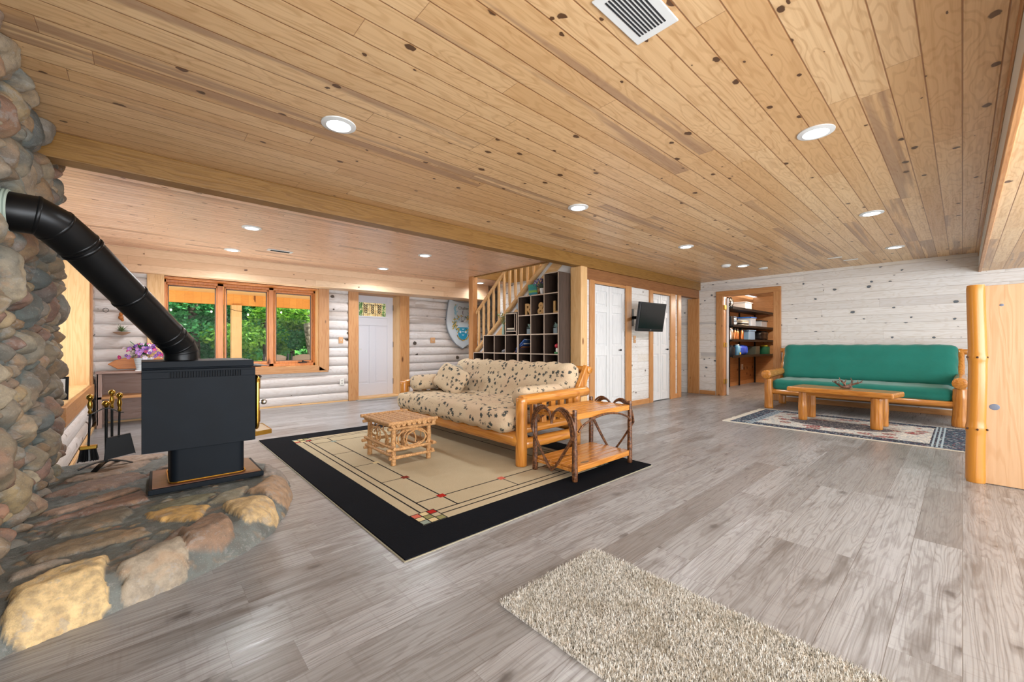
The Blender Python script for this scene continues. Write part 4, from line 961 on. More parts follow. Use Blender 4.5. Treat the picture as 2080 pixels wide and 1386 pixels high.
# ------------------------------------------------------------------ staircase
t=thing('wooden_staircase','open pine log staircase with peeled balusters rising behind the dark cube shelf','staircase',(5.3,5.6,0))
XS=4.95
def zr_(Y): return 1.66+.835*(6.57-Y)
def zl_(Y): return .90+.785*(6.57-Y)
build('handrail',MB().log((XS,6.60,zr_(6.60)),(XS,4.2,zr_(4.2)),.032,seed=1,n=40,knob=.04),M['paleY'],t,smooth=60)
build('bottom_rail',MB().log((XS,6.62,zl_(6.62)),(XS,4.2,zl_(4.2)),.042,seed=2,n=40,knob=.03),M['paleY'],t,smooth=60)
for k in range(13):
    y_=6.43-k*.152; zt_=min(zr_(y_)-.01,3.6)
    m=MB(); z0_=zl_(y_)+.02; pts=[];rr=[]
    for i in range(13):
        a=i/12; pts.append((XS,y_,z0_+(zt_-z0_)*a)); rr.append(.027*(1.0 if .10<a<.90 else .7))
    build('baluster',m.tube(pts,rr,10),M['paleZ'],t,smooth=60)
m=MB(); m.prism([(4.955,6.6,zl_(6.6)-.34),(4.955,6.6,zl_(6.6)-.14),(4.955,4.2,zl_(4.2)-.14),(4.955,4.2,zl_(4.2)-.34)],(.025,0,0)); build('stringer',m,M['paleY'],t)
m=MB(); m.prism([(5.86,6.6,.55),(5.86,6.6,.85),(5.86,4.1,.85+.785*2.5),(5.86,4.1,.55+.785*2.5)],(.04,0,0)); build('stringer',m,M['paleY'],t)
for k in range(9):
    y_=6.45-k*.26; z_=.82+k*.203; build('tread',MB().box(5.04,5.86,y_-.28,y_,z_-.04,z_),M['paleX'],t,bevel=.006)
build('landing',MB().box(4.93,5.9,6.62,7.4,.58,.62),M['paleX'],t)
# white infill panel under the flight
struct('wall_understair',MB().prism([(4.985,6.6,0),(4.985,6.6,.86),(4.985,4.2,.86+.785*2.4),(4.985,4.05,.86+.785*2.4),(4.985,4.05,0)],(.012,0,0)),plain('white panel','#e4e4e6',.6))
struct('trim_40',MB().box(4.845,4.965,6.50,6.63,0,H),M['trimZ'],bevel=.008)
m=MB(); m.prism([(4.93,4.05,2.43),(4.93,4.95,2.43),(4.93,5.2,1.98),(4.93,4.4,2.20)],(.02,0,0)) if 0 else None

# ------------------------------------------------------------------ stepped cube shelf
XF=4.61; P_=.31; D_=.27
t=thing('stepped_cube_shelf','dark walnut stepped cubby bookcase following the stair slope behind the futon','bookcase',(XF+.15,5.1,0))
ys=[4.055,4.345,4.635,4.93,5.25,5.55,5.85,6.15]; rows=[7,6,6,4,4,4,3]
def shelfbox(m,x0,x1,y0,y1,z0,z1):
    m.box(x0,x1,y0,y1,z0,z1,0); m.box(x0-.0015,x0,y0,y1,z0,z1,1)
th=.008
for i,y_ in enumerate(ys):
    hh=max(rows[i-1] if i>0 else 0, rows[i] if i<7 else 0)*P_
    m=MB()
    shelfbox(m,XF,XF+D_,y_-th,y_+th,0,hh)
    if i==3: m=MB(); shelfbox(m,XF,XF+D_,y_-th,y_+th,0,hh); shelfbox(m,XF,XF+D_,y_+th+.004,y_+3*th+.004,0,4*P_)
    build('side_panel' if i in (0,7) else 'divider',m,[M['walnut'],M['edge']],t)
for i in range(7):
    for k in range(rows[i]+1):
        m=MB(); shelfbox(m,XF,XF+D_,ys[i]+th+(.024 if i==3 else 0),ys[i+1]-th,max(0,k*P_-th),k*P_+th); build('shelf_board',m,[M['walnutX'],M['edge']],t)
m=MB()
for i in range(7): m.box(XF+D_,XF+D_+.01,ys[i],ys[i+1],0,rows[i]*P_)
build('back_panel',m,M['walnut'],t)
t=thing('open_box_shelf','small open dark box shelf standing on the step of the cube bookcase','shelf',(XF+.12,5.1,4*P_+th))
zb=4*P_+th
for a,b in ((4.965,4.981),(5.235,5.25)): m=MB(); shelfbox(m,XF+.0,XF+.24,a,b,zb,zb+.36); build('side_panel',m,[M['walnut'],M['edge']],t)
m=MB(); shelfbox(m,XF,XF+.24,5.022-.004,5.022+.004,zb+.05,zb+.36); build('divider',m,[M['walnut'],M['edge']],t)
for z_ in (zb+.05,zb+.352): m=MB(); shelfbox(m,XF,XF+.24,4.981,5.235,z_-.007,z_+.007); build('shelf_board',m,[M['walnutX'],M['edge']],t)
build('back_panel',MB().box(XF+.23,XF+.24,4.981,5.235,zb,zb+.36),M['walnut'],t)
for z_,c_,k in ((zb+.060,'#4a4a44','dark grey book lying flat at the bottom of the small open box shelf'),(zb+.087,'#b8ac98','cream book lying flat on top of a dark book in the box shelf')):
    tag(build('book',MB().box(XF+.01,XF+.16,5.035,5.225,z_,z_+.024),plain(k,c_,.6),bevel=.002),k,'book')

def letter(ch,name,Y,X,Z,hgt,label):
    cu=bpy.data.curves.new(name,'FONT'); cu.body=ch; cu.size=hgt*1.38; cu.extrude=.012; cu.offset=.008; cu.align_x='CENTER'
    o=bpy.data.objects.new(name,cu); COL.objects.link(o); dg=bpy.context.evaluated_depsgraph_get(); me=bpy.data.meshes.new_from_object(o.evaluated_get(dg)); bpy.data.objects.remove(o)
    me.materials.clear(); me.materials.append(M['kraft']); o=bpy.data.objects.new(name,me); COL.objects.link(o)
    zmin=min(v.co.y for v in me.vertices)
    o.rotation_euler=(PI/2,0,-PI/2); o.location=(X,Y,Z-zmin); return tag(o,label,'letter',None)
M['kraft']=plain('kraft board','#c39a62',.7)
z5=5*P_+th
letter('R','block_letter',4.80,4.72,z5,.19,'kraft brown block letter R standing in the cube shelf')
letter('&','block_letter',4.50,4.72,z5,.19,'kraft brown block ampersand standing in the cube shelf')
letter('L','block_letter',4.19,4.72,z5,.19,'kraft brown block letter L standing in the cube shelf')

def leaf(m,base,d,L,w,mi=0,up=Vector((0,0,1))):
    d=Vector(d).normalized(); s=d.cross(up); s=s.normalized() if s.length>1e-3 else Vector((1,0,0)); b=Vector(base); n_=s.cross(d)
    m.add([b,b+d*L*.5+s*w/2+n_*w*.15,b+d*L-n_*w*.2,b+d*L*.5-s*w/2+n_*w*.15,b+d*L*.5],[(0,1,4),(1,2,4),(2,3,4),(3,0,4)],mi)
def dirs(q,lo=.1,hi=1.3): a=q.uniform(0,2*PI); e=q.uniform(lo,hi); return (math.cos(a)*math.cos(e),math.sin(a)*math.cos(e),math.sin(e))
def succulent(x,y,z,label,potc='#6f7f86'):
    t=thing('potted_succulent',label,'plant',(x,y,z)); build('pot',MB().box(x-.04,x+.04,y-.04,y+.04,z,z+.085),plain('slate pot',potc,.5),t,bevel=.004)
    m=MB(); q=random.Random(int(y*100))
    for k in range(46): d=dirs(q,.15,1.4); leaf(m,(x+d[0]*.02,y+d[1]*.02,z+.085+q.uniform(0,.035)),d,q.uniform(.04,.075),.026)
    build('leaves',m,plain('pale grey green leaf','#9fbab5',.6),t)
succulent(4.70,4.74,3*P_+th+.0 if 0 else 4*P_+th,'grey green succulent in a slate pot, left of the middle divider in the cube shelf')
succulent(4.70,4.16,4*P_+th,'grey green succulent in a slate pot in the rightmost column of the cube shelf')
# red white green ornament
t=thing('painted_figurine','small red white and green painted figurine in the right column of the shelf','ornament',(4.70,4.13,3*P_+th))
z_=3*P_+th; build('body',MB().lathe([(.035,0),(.045,.02),(.045,.07),(.03,.12),(.02,.15)],(4.70,4.125,z_)),plain('white glaze','#dcd8d2',.3),t,smooth=True)
build('red_patch',MB().ell((4.675,4.13,z_+.12),(.04,.045,.035)),plain('red glaze','#b5283a',.3),t,smooth=True); build('green_foot',MB().box(4.645,4.74,4.09,4.17,z_,z_+.03),plain('green glaze','#2f7a44',.4),t,bevel=.006)
# leaning binders
def lean(nm,Y,Z,ang,Lh,th_,dp,colr,label,cat):
    M_=Matrix.Translation((4.63,Y,Z))@Matrix.Rotation(ang,4,'X'); t_=thing(nm,label,cat,(4.7,Y,3*P_+th))
    m=MB(); m.M=M_; m.box(0,dp,-th_,-th_+.004,0,Lh).box(0,dp,-.004,0,0,Lh).box(0,.004,-th_,0,0,Lh); build('cover',m,plain(nm+' cover'+colr,colr,.4),t_)
    m=MB(); m.M=M_; m.box(.008,dp-.01,-th_+.006,-.006,.004,Lh-.006); build('pages',m,plain('paper','#d9d4c8',.8),t_)
a_=math.radians(55)
lean('blue_binder',4.998+.035,3*P_+.012+.03,a_,.24,.035,.21,'#1d3f78','blue binder leaning at the front of the shelf opening, lower of the two','binder')
lean('blue_binder',4.995+.02,3*P_+.082,math.radians(52),.26,.028,.21,'#27528f','blue binder lying on top of the other leaning blue binder','binder')
lean('brown_folder',5.07,3*P_+.012,math.radians(60),.24,.016,.20,'#a87350','tan cardboard folder leaning beneath the blue binders','folder')
t=thing('shell_dish','small heap of white and grey shells on the shelf left of the binders','shells',(4.70,5.38,3*P_+th)); q=random.Random(5)
build('dish',MB().lathe([(.04,0),(.06,.012),(.062,.016)],(4.69,5.36,3*P_+th)),M['white'],t,smooth=True)
for k in range(7): a=q.uniform(0,6.28); build('shell',MB().ell((4.69+.03*math.cos(a),5.36+.035*math.sin(a),3*P_+th+.03+q.uniform(0,.02)),(.02,.026,.014),seg=8,rings=5),plain('shell %d'%k,'#c9c6c2' if k%2 else '#8d8b92',.4),t,smooth=True)
# vase with flowers on the step
def stems(m,x,y,z,q,n,L,spread,r=.0025):
    tips=[]
    for k in range(n):
        d=Vector((q.uniform(-spread,spread),q.uniform(-spread,spread),1)).normalized(); l=L*q.uniform(.6,1); m.tube([(x,y,z),Vector((x,y,z))+d*l*.5+Vector((0,0,.01)),Vector((x,y,z))+d*l],r,5); tips.append(Vector((x,y,z))+d*l)
    return tips
t=thing('flower_vase','slim glass vase of green and white flowers on the shelf step by the stairs','vase',(4.70,5.40,4*P_+th)); q=random.Random(6); zz=4*P_+th
build('vase',MB().lathe([(.028,0),(.032,.03),(.022,.12),(.026,.18)],(4.70,5.40,zz)),plain('grey green glass','#8ea394',.15),t,smooth=True)
m=MB(); tp=stems(m,4.70,5.40,zz+.15,q,16,.24,.5)
for p in tp:
    for k in range(4): leaf(m,p-Vector((0,0,.02)),dirs(q),.06,.02)
build('stems',m,plain('olive leaf','#7c8a4a',.6),t)
m=MB(); [m.ell(p,(.016,.016,.014),seg=8,rings=5) for p in tp[::3]]; build('blossom',m,plain('cream blossom','#dcdcc4',.6),t,smooth=True)
# blue grey ornament behind box shelf top
t=thing('blue_grey_bird_figure','small blue grey figurine on top of the open box shelf','ornament',(4.70,5.02,zb+.36))
build('body',MB().lathe([(.03,0),(.012,.02),(.012,.05),(.035,.07),(.03,.10),(.04,.14),(.015,.17)],(4.70,5.02,zb+.36)),plain('blue grey glaze','#8ea3b5',.4),t,smooth=True)
build('stone_slab' if 0 else 'tray',MB().box(4.64,4.80,5.0,5.22,zb+.36,zb+.375),plain('dark tray','#3b3a3a',.5),label='flat dark tray on top of the open box shelf',cat='tray')
# teal canvas + purple plant on the 6-row step
z6=6*P_+th
cv=N('painted teal green canvas'); P=cv.sep(cv.pos()); f=cv.noise(cv.pos(),9,2); v_=cv.m('ADD',P[2],cv.m('MULTIPLY',f,.04))
tg=cv.out(cv.ramp(cv.ss(v_,z6+.0,z6+.22),[(0,'#1f7f9a'),(.35,'#2b95a3'),(.45,'#8fbf3f'),(.6,'#6fae6a'),(.7,'#2a8f9c'),(1,'#2f9a8a')]),.5)
m=MB(); m.M=Matrix.Translation((4.82,4.79,z6))@Matrix.Rotation(math.radians(-8),4,'Y'); m.box(0,.015,-.095,.095,0,.21); build('painted_canvas',m,tg,bevel=.002,label='small teal and green painted canvas leaning on the stepped shelf',cat='painting')
t=thing('purple_potted_plant','white pot of purple and green flowers with wire hoop beside the top cube','plant',(4.70,4.44,z6)); q=random.Random(8)
build('pot',MB().lathe([(.032,0),(.046,.07),(.05,.10),(.046,.10)],(4.70,4.46,z6)),M['white'],t,smooth=50)
m=MB()
for k in range(60): d=dirs(q,.1,1.4); leaf(m,(4.70+d[0]*.03,4.46+d[1]*.03,z6+.10),d,q.uniform(.07,.16),.022)
build('leaves',m,plain('dusky green leaf','#4c5c4c',.6),t)
m=MB()
for k in range(60): d=Vector(dirs(q,.2,1.4)); m.ell(Vector((4.70,4.46,z6+.12))+d*q.uniform(.07,.16),(.011,.011,.011),seg=6,rings=4)
build('blossom',m,plain('violet blossom','#54487a',.6),t)
m=MB(); m.tube([(4.74,4.46+.085*math.cos(a*PI/10),z6+.10+.16*math.sin(a*PI/10)) for a in range(11)],.004,6); build('wire_hoop',m,M['black'],t,smooth=True)

# ------------------------------------------------------------------ coat of arms shield
SX,SY,SZ=5.55,YW-.08,1.55; th_=.025
def shp(w,h,n=12):
    R_=[(-w*.82,h*.5),(-w*.40,h*.455),(0,h*.45),(w*.40,h*.455),(w*.82,h*.5)]
    side=[]
    for i in range(1,n+1):
        a=i/n; side.append((w*(.82+.18*math.sin(min(1,a/.45)*PI/2))*( 1 if a<.45 else math.cos((a-.45)/.55*PI/2)**.62) , h*(.5-a)))
    return R_+side+[(-x_,z_) for x_,z_ in side[-2::-1]]
t=thing('heraldic_shield','pale blue shield shaped coat of arms plaque hung on the log wall','plaque',(SX,SY,SZ-.58))
P3=lambda p,dy,sc=1,c=(0,0):(SX+c[0]+p[0]*sc,SY-dy,SZ+c[1]+p[1]*sc)
m=MB().prism([P3(p,0) for p in shp(.455,1.15)],(0,-.02,0)); build('rim',m,plain('grey metal rim','#8a8f98',.4),t)
m=MB().prism([P3(p,.02) for p in shp(.437,1.11)],(0,-.006,0)); build('shield_field',m,plain('pale blue enamel','#c7d2dc',.35),t)
y_=.0265; m=MB().prism([P3(p,y_,1,(0,-.17)) for p in [(-.135,.10),(.135,.10)]+[(.135*math.cos(a*PI/12)**.8 if a<6 else 0,-.02-.17*math.sin(a*PI/12)) for a in range(0,7)]+[(-.135*math.cos(a*PI/12)**.8,-.02-.17*math.sin(a*PI/12)) for a in range(5,-1,-1)]],(0,-.004,0))
e1=build('blue_escutcheon',m,plain('blue enamel','#2293bd',.35),t)
build('white_chief',MB().box(SX-.135,SX+.135,SY-.031,SY-.0265,SZ-.07,SZ+.03),plain('silver chief','#cddce6',.35),t)
m=MB()
def cres(cx_,cz_,r,rot=0,mi=0,th2=.45):
    o_=[];i_=[]
    for k in range(11):
        a=PI+rot+k*PI/10; o_.append((cx_+r*math.cos(a),SY-.034,cz_+r*math.sin(a))); i_.append((cx_+r*.93*math.cos(a),SY-.034,cz_+r*th2*math.sin(a)+ (r*.05)))
    for k in range(10): m.add([o_[k],o_[k+1],i_[k+1],i_[k]],[(0,1,2,3)],mi)
for cz_ in (-.115,-.175,-.25): cres(SX,SZ+cz_+.02,.033)
for sx_ in (-.075,.075):
    m.add([(SX+sx_,SY-.034,SZ-.18)]+[(SX+sx_+.028*math.cos(k*PI/6)*(1.15 if k%2 else .95),SY-.034,SZ-.18+.028*math.sin(k*PI/6)) for k in range(12)],[(0,1+k,1+(k+1)%12) for k in range(12)])
build('silver_charges',m,plain('silver charge','#dbe6ee',.35),t)
# crest, mantling and scroll
m=MB(); q=random.Random(11); yb=SY-.030
def blade(p,ang,L,w,mi):
    d=Vector((math.cos(ang),0,math.sin(ang))); s=Vector((-d.z,0,d.x)); p=Vector((p[0],yb-q.uniform(0,.003),p[1]))
    m.add([p,p+d*L*.4+s*w,p+d*L,p+d*L*.5-s*w*.3],[(0,1,2,3)],mi)
for sg in (-1,1):
    for k in range(70):
        a=k/70; cx_=SX+sg*(.13+.10*math.sin(a*PI*1.1)+q.uniform(-.03,.03)); cz_=SZ-.16+a*.34+q.uniform(-.02,.02); blade((cx_,cz_),q.uniform(0,2*PI),q.uniform(.05,.10),.022,0 if q.random()<.55 else (1 if q.random()<.6 else 2))
    for k in range(16): blade((SX+sg*(.2+q.uniform(-.03,.02)),SZ+.18+k*.014),PI/2+q.uniform(-.9,.9),.08,.02,1)
for k in range(40):
    a=PI*(1.12+.76*k/39); cx_=SX+.185*math.cos(a); cz_=SZ-.17+.20*math.sin(a); blade((cx_,cz_),a+PI/2+q.uniform(-.4,.4),.05,.018,0 if k%3 else 3)
for k in range(16): a=PI*(k/16)*2; blade((SX+.05*math.cos(a),SZ+.13+.05*math.sin(a)),a+PI/2,.03,.007,3)
for k in range(5): blade((SX+.02+k*.022,SZ+.04+k*.006),PI*.35,.08,.012,4)
for k in range(4): blade((SX-.03+k*.02,SZ+.05),PI*.75,.05,.010,3)
build('mantling',m,[plain('gold paint','#c2a552',.5),plain('light blue paint','#8cc0d8',.5),plain('dark green paint','#2d5a4a',.5),plain('dark outline paint','#4a4650',.5),plain('white fur paint','#e9e9ee',.5)],t)
m=MB(); 
for k in range(10):
    a0=PI*.5+k*PI/10;a1=a0+PI/10; f_=lambda a,r,sx:(SX+.02-.0+r*math.cos(a)*sx,SY-.0345,SZ+.27+r*math.sin(a)*1.5)
    m.add([f_(a0,.04,1),f_(a1,.04,1),f_(a1,.04,.55),f_(a0,.04,.55)],[(0,1,2,3)])
build('crescent_crest',m,plain('purple crescent','#5d4a66',.5),t)
def text3(s,name,loc,size,mat,parent,rot=(PI/2,0,0),ext=.001):
    cu=bpy.data.curves.new(name,'FONT'); cu.body=s; cu.size=size; cu.extrude=ext; cu.align_x='CENTER'
    o=bpy.data.objects.new(name,cu); COL.objects.link(o); dg=bpy.context.evaluated_depsgraph_get(); me=bpy.data.meshes.new_from_object(o.evaluated_get(dg)); bpy.data.objects.remove(o)
    me.materials.clear(); me.materials.append(mat); o=bpy.data.objects.new(name,me); COL.objects.link(o); o.parent=parent; o.rotation_euler=rot; o.location=Vector(loc)-Vector(parent.location); return o
text3('Challen','name_lettering',(SX+.02,SY-.029,SZ+.34),.10,plain('dark lettering','#5a5a52',.5),t)
text3('E',  'initial_lettering',(SX-.20,SY-.029,SZ+.375),.11,plain('gold lettering','#a08c46',.5),t)

# ------------------------------------------------------------------ TV on wall arm
t=thing('television','small black flat television on a swivel arm between the closet doors','television',(6.45,3.55,1.3))
Mt=Matrix.Translation((6.44,3.565,1.545))@Matrix.Rotation(math.radians(-6),4,'Z')@Matrix.Rotation(math.radians(9),4,'X')
m=MB(); m.M=Mt; m.box(-.365,.365,-.02,.03,-.245,.245).box(-.25,.25,.03,.075,-.19,.17); build('housing',m,M['blackm'],t,bevel=.008)
m=MB(); m.M=Mt; m.box(-.335,.335,-.023,-.019,-.195,.222); build('screen',m,plain('glossy screen','#0a0b0d',.2),t)
m=MB(); m.M=Mt; m.box(-.02,.02,-.0225,-.02,-.222,-.213); build('badge',m,plain('grey badge','#9a9a9a',.4),t)
m=MB(); m.box(6.36,6.42,CW-.02,CW,1.40,1.70).bar((6.39,CW-.02,1.55),(6.52,3.76,1.55),.03,.05).bar((6.52,3.76,1.55),(6.44,3.64,1.55),.03,.05); build('wall_arm',m,M['black'],t)
def plate(x,y,z,face,label,col='#c99a6c',w=.08,h=.12,kind='switch'):
    nm='light_switch' if kind=='switch' else 'power_outlet'; cat='switch' if kind=='switch' else 'outlet'
    t=thing(nm,label,cat,(x,y,z)); m=MB(); m.box(x-w/2,x+w/2,y-.012,y,z-h/2,z+h/2); build('wall_plate',m,plain('plate '+col,col,.5),t,bevel=.004)
    m=MB()
    if kind=='switch': m.box(x-.006,x+.006,y-.022,y-.012,z-.01,z+.014)
    else:
        for dz in (-.025,.025): m.box(x-.016,x+.016,y-.0135,y-.012,z+dz-.014,z+dz+.014)
    build('toggle' if kind=='switch' else 'socket',m,M['white'] if kind=='switch' else plain('outlet face','#b7b3aa',.5),t)
plate(2.79,YW-.04,1.16,'','wooden light switch plate on the log wall between window and entry door')
plate(4.78,YW-.04,1.17,'','wooden double switch plate on the log wall between entry door and shield',w=.12)
plate(2.81,YW-.04,.37,'','white outlet low on the log wall between window and entry door',col='#dedbd4',kind='outlet')
plate(6.46,CW,1.17,'','wooden switch plate below the television','#c99a6c',w=.07,h=.13)

# ------------------------------------------------------------------ door mat
m=MB(); n_=24; m.prism([(3.05+.95*i/n_,7.82,.001) for i in range(n_+1)]+[(3.05+.95*(1-i/n_),7.82-.13-.06*math.sin(PI*i/n_),.001) for i in range(n_+1)],(0,0,.012))
build('door_mat',m,pile('woven grey doormat','#55504c','#b5aea6',140),label='thin grey woven doormat with rounded edge at the entry door',cat='mat')

# ------------------------------------------------------------------ console table with flowers, plaque, air plant
t=thing('console_table','faded wash wood console table with slatted shelf under the flower basket','table',(.15,7.6,0))
cx0,cx1,cy0,cy1=-.42,.72,7.42,7.80
build('table_top',MB().box(cx0-.02,cx1+.02,cy0-.01,cy1,.70,.725),M['ashX'],t,bevel=.004)
for x_,y_ in ((cx0+.02,cy0+.02),(cx1-.02,cy0+.02)): build('leg',MB().box(x_-.025,x_+.025,y_-.02,y_+.02,0,.70),M['ashZ'],t,bevel=.004)
for x_ in (cx0+.02,cx1-.02): build('leg',MB().box(x_-.03,x_+.03,cy1-.03,cy1,0,.70),M['ashZ'],t,bevel=.004)
m=MB(); 
for k in range(5): m.box(cx0,cx1,cy0+.02+k*.072,cy0+.07+k*.072,.385,.40)
m.box(cx0,cx1,cy0,cy0+.02,.37,.405); build('slatted_shelf',m,M['trimX'],t,bevel=.003)
build('back_board',MB().box(cx0,cx1,cy1-.015,cy1-.001,.05,.69),M['ashX'],t)
build('side_board',MB().box(cx0-.005,cx0+.01,cy0,cy1,.04,.70),M['ashZ'],t)
m=MB(); pl=[]
W2,H2=.50,.085
for i in range(9): a=i/8; pl.append((-1+2*a, .78+.22*abs(math.sin(a*PI*2))+.12*(1-abs(2*a-1))))
poly=[(.16+W2*x_*.86,7.80,.74+H2*2*z_*.92) for x_,z_ in pl]; poly=[(.16-W2,7.80,.81)]+poly+[(.16+W2,7.80,.81),(.16+W2*.8,7.80,.742),(.16-W2*.8,7.80,.742)]
m.prism(poly,(0,-.022,0)); build('wooden_plaque',m,M['winX'],bevel=.006,label='orange varnished scalloped wooden plaque propped behind the flower basket',cat='plaque')
build('white_tray' if 0 else 'paper_runner',MB().box(-.06,.55,7.405,7.62,.726,.738),M['white'],label='thin white tray under the flower basket on the console table',cat='tray')
t=thing('flower_basket','silver white woven pot of purple pink and white silk flowers on the console table','flowers',(.02,7.5,.738))
fx,fy,fz=.02,7.50,.739
m=MB(); pr=[]
for i in range(15): pr.append((.068+.028*i/14+(.0035 if i%2 else 0),.16*i/14))
build('woven_pot',m.lathe(pr,(fx,fy,fz),20),plain('silver white wicker','#c9cfd3',.45),t,smooth=20)
q=random.Random(21); m=MB()
for k in range(150): d=Vector(dirs(q,-.15,1.4)); leaf(m,Vector((fx,fy,fz+.18))+d*q.uniform(.02,.12),d,q.uniform(.05,.11),.03)
for k in range(14): leaf(m,(fx-.03-k*.007,fy,fz+.27+k*.007),(-.4,(-1)**k*.6,.35*(-1)**k+.3),.06,.014)
build('foliage',m,plain('dark leaf green','#33603f',.6),t)
cols=[('#6a3b9c',0),('#c4307f',1),('#d2c6da',2),('#a474c0',3),('#8d2b6d',4)]
m=MB()
for k in range(85):
    d=Vector(dirs(q,-.1,1.35)); c=Vector((fx,fy,fz+.17))+Vector((d.x*.235,d.y*.16,d.z*.17))*q.uniform(.75,1.05); mi=q.choice([0,0,1,2,3,4,3,1]); r_=q.uniform(.020,.032)
    nrm=(d+Vector((-.2,-.8,.1))).normalized(); a_=nrm.orthogonal().normalized(); b_=nrm.cross(a_)
    for j in range(5):
        an=j*2*PI/5; e_=a_*math.cos(an)+b_*math.sin(an); f_=a_*math.cos(an+.62)+b_*math.sin(an+.62); g_=a_*math.cos(an-.62)+b_*math.sin(an-.62)
        m.add([c,c+g_*r_*.8+nrm*.006,c+e_*r_+nrm*.01,c+f_*r_*.8+nrm*.006],[(0,1,2,3)],mi)
    m.ell(c+nrm*.004,(.005,.005,.005),5,6,4)
build('blossoms',m,[plain('petal '+c_,c_,.6) for c_,_ in cols]+[plain('yellow centre','#d8b23a',.6)],t)
t=thing('air_plant','spiky green air plant on a small shell shaped wall bracket','plant',(-.24,7.8,1.14))
ax_,ay_,az_=-.20,7.83,1.245
m=MB(); m.lathe([(.005,-.04),(.05,-.025),(.09,0),(.092,.006),(.02,.0)],(ax_,ay_,az_),18); build('shell_bracket',m,plain('tan shell','#a98a70',.5),t,smooth=True)
m=MB(); q=random.Random(31)
for k in range(40): d=dirs(q,.1,1.3); leaf(m,(ax_,ay_,az_+.01),d,q.uniform(.07,.13),.014)
build('leaves',m,plain('spiky leaf','#5f7a4a',.6),t)
t=thing('hanging_gourd','small amber gourd ornament hanging on a cord at the corner of the log wall','ornament',(-.20,7.86,1.42))
m=MB().cyl((-.21,7.86,1.68),(-.21,7.86,1.52),.003,seg=6); build('cord',m,plain('brown cord','#7a5a3a',.8),t)
m=MB().ell((-.21,7.86,1.50),(.022,.022,.028)).ell((-.21,7.86,1.455),(.028,.028,.032)).ell((-.195,7.85,1.42),(.018,.018,.02)); build('gourd',m,plain('amber glaze','#a8662c',.35),t,smooth=True)
m=MB(); m.tube([(-.36+.028*math.cos(a*PI/10),7.875,1.55+.028*math.sin(a*PI/10)) for a in range(20)],.003,6,closed=True); build('wire_ring',m,M['black'],smooth=True,label='small thin dark wire ring hung on the log wall by the left window casing',cat='ring')
t=thing('picture_frame','small dark picture frame leaning on the left window sill beside the chimney','picture frame',(-.6,5.35,.61))
m=MB(); m.M=Matrix.Translation((-.56,5.22,.602))@Matrix.Rotation(math.radians(-14),4,'X'); m.box(-.09,.09,-.01,.01,0,.20); build('frame',m,M['black'],t)
m=MB(); m.M=Matrix.Translation((-.56,5.22,.602))@Matrix.Rotation(math.radians(-14),4,'X'); m.box(-.07,.07,-.013,-.0101,.02,.18); build('picture',m,M['white'],t)

# ------------------------------------------------------------------ ceiling fixtures
def recessed(x,y,label,r=.1,z=H,lamp=12,grp='recessed ceiling lights'):
    t=thing('recessed_light',label,'ceiling light',(x,y,z),0,grp)
    build('trim_ring',MB().lathe([(r,0),(r*.99,-.006),(r*.70,-.012),(r*.64,-.004),(r*.64,0)],(x,y,z-.0005),36),M['vent'],t,smooth=40)
    build('diffuser',MB().lathe([(r*.66,-.001),(r*.66,-.006),(.001,-.007)],(x,y,z),30),M['lamp'],t)
    if lamp:
        l=bpy.data.lights.new('downlight','SPOT'); l.energy=lamp; l.spot_size=math.radians(165); l.spot_blend=.9; l.shadow_soft_size=.07; l.color=(.93,.97,1)
        o=bpy.data.objects.new('downlight',l); COL.objects.link(o); o.location=(x,y,z-.03)
    return t

for x_,y_,lb in ((.897,2.571,'round recessed light in the main ceiling nearest the chimney'),(3.173,.626,'round recessed light at the upper right, nearest the camera in its row'),(3.182,2.54,'round recessed light above the near arm of the leaf print futon'),
  (5.555,.628,'middle round recessed light of the row leading to the teal sofa'),(5.556,2.56,'round recessed light in front of the closet doors and television'),(7.73,.628,'round recessed light above the teal sofa'),(7.63,2.53,'round recessed light beside the smoke detector near the storeroom door'),
  (.945,5.52,'round recessed light behind the beam closest to the stove pipe'),(.963,7.0,'round recessed light behind the beam near the left end of the big window'),(3.18,5.47,'round recessed light behind the beam above the futon side of the room'),(3.19,6.93,'round recessed light above the entry door'),(5.50,7.10,'round recessed light seen through the stair railing')):
    recessed(x_,y_,lb,lamp=LW if y_<4 else (LWB if x_<5 else 30))
def ventgrille(x,y,w,l,label,ang=0,n=9):
    t=thing('ceiling_vent',label,'vent',(x,y,H)); m=MB(); m.box(x-l/2,x+l/2,y-w/2,y+w/2,H-.008,H-.001); build('vent_frame',m,M['vent'],t,bevel=.003)
    m=MB(); 
    for k in range(n): yy=y-w/2+w*(.2+.6*k/(n-1)); m.box(x-l*.38,x+l*.38,yy-.0035,yy+.0035,H-.0095,H-.008)
    build('slot',m,M['slot'],t)
ventgrille(1.48,.885,.19,.34,'white ceiling vent cut by the top edge of the picture'); ventgrille(1.484,6.62,.12,.32,'small ceiling register behind the beam above the window side',n=6)
for i,(x_,y_) in enumerate(((7.96,1.33),(8.33,1.19))):
    build('ceiling_clip',MB().box(x_-.012,x_+.012,y_-.09,y_+.09,H-.012,H-.0005),M['vent'],bevel=.003,label='thin white strip on the ceiling, '+('nearer' if i==0 else 'farther')+' of the two before the teal sofa wall',cat='strip')
t=thing('smoke_detector','round white smoke detector on the ceiling near the storeroom door','smoke detector',(7.35,2.62,H)); build('base',MB().lathe([(.075,0),(.075,-.012),(.055,-.035),(.001,-.04)],(7.36,2.70,H-.001),26),M['vent'],t,smooth=40)
build('test_button',MB().lathe([(.012,-.038),(.011,-.043),(.001,-.044)],(7.36,2.70,H-.0005),12),plain('grey button','#9aa0a6',.5),t)
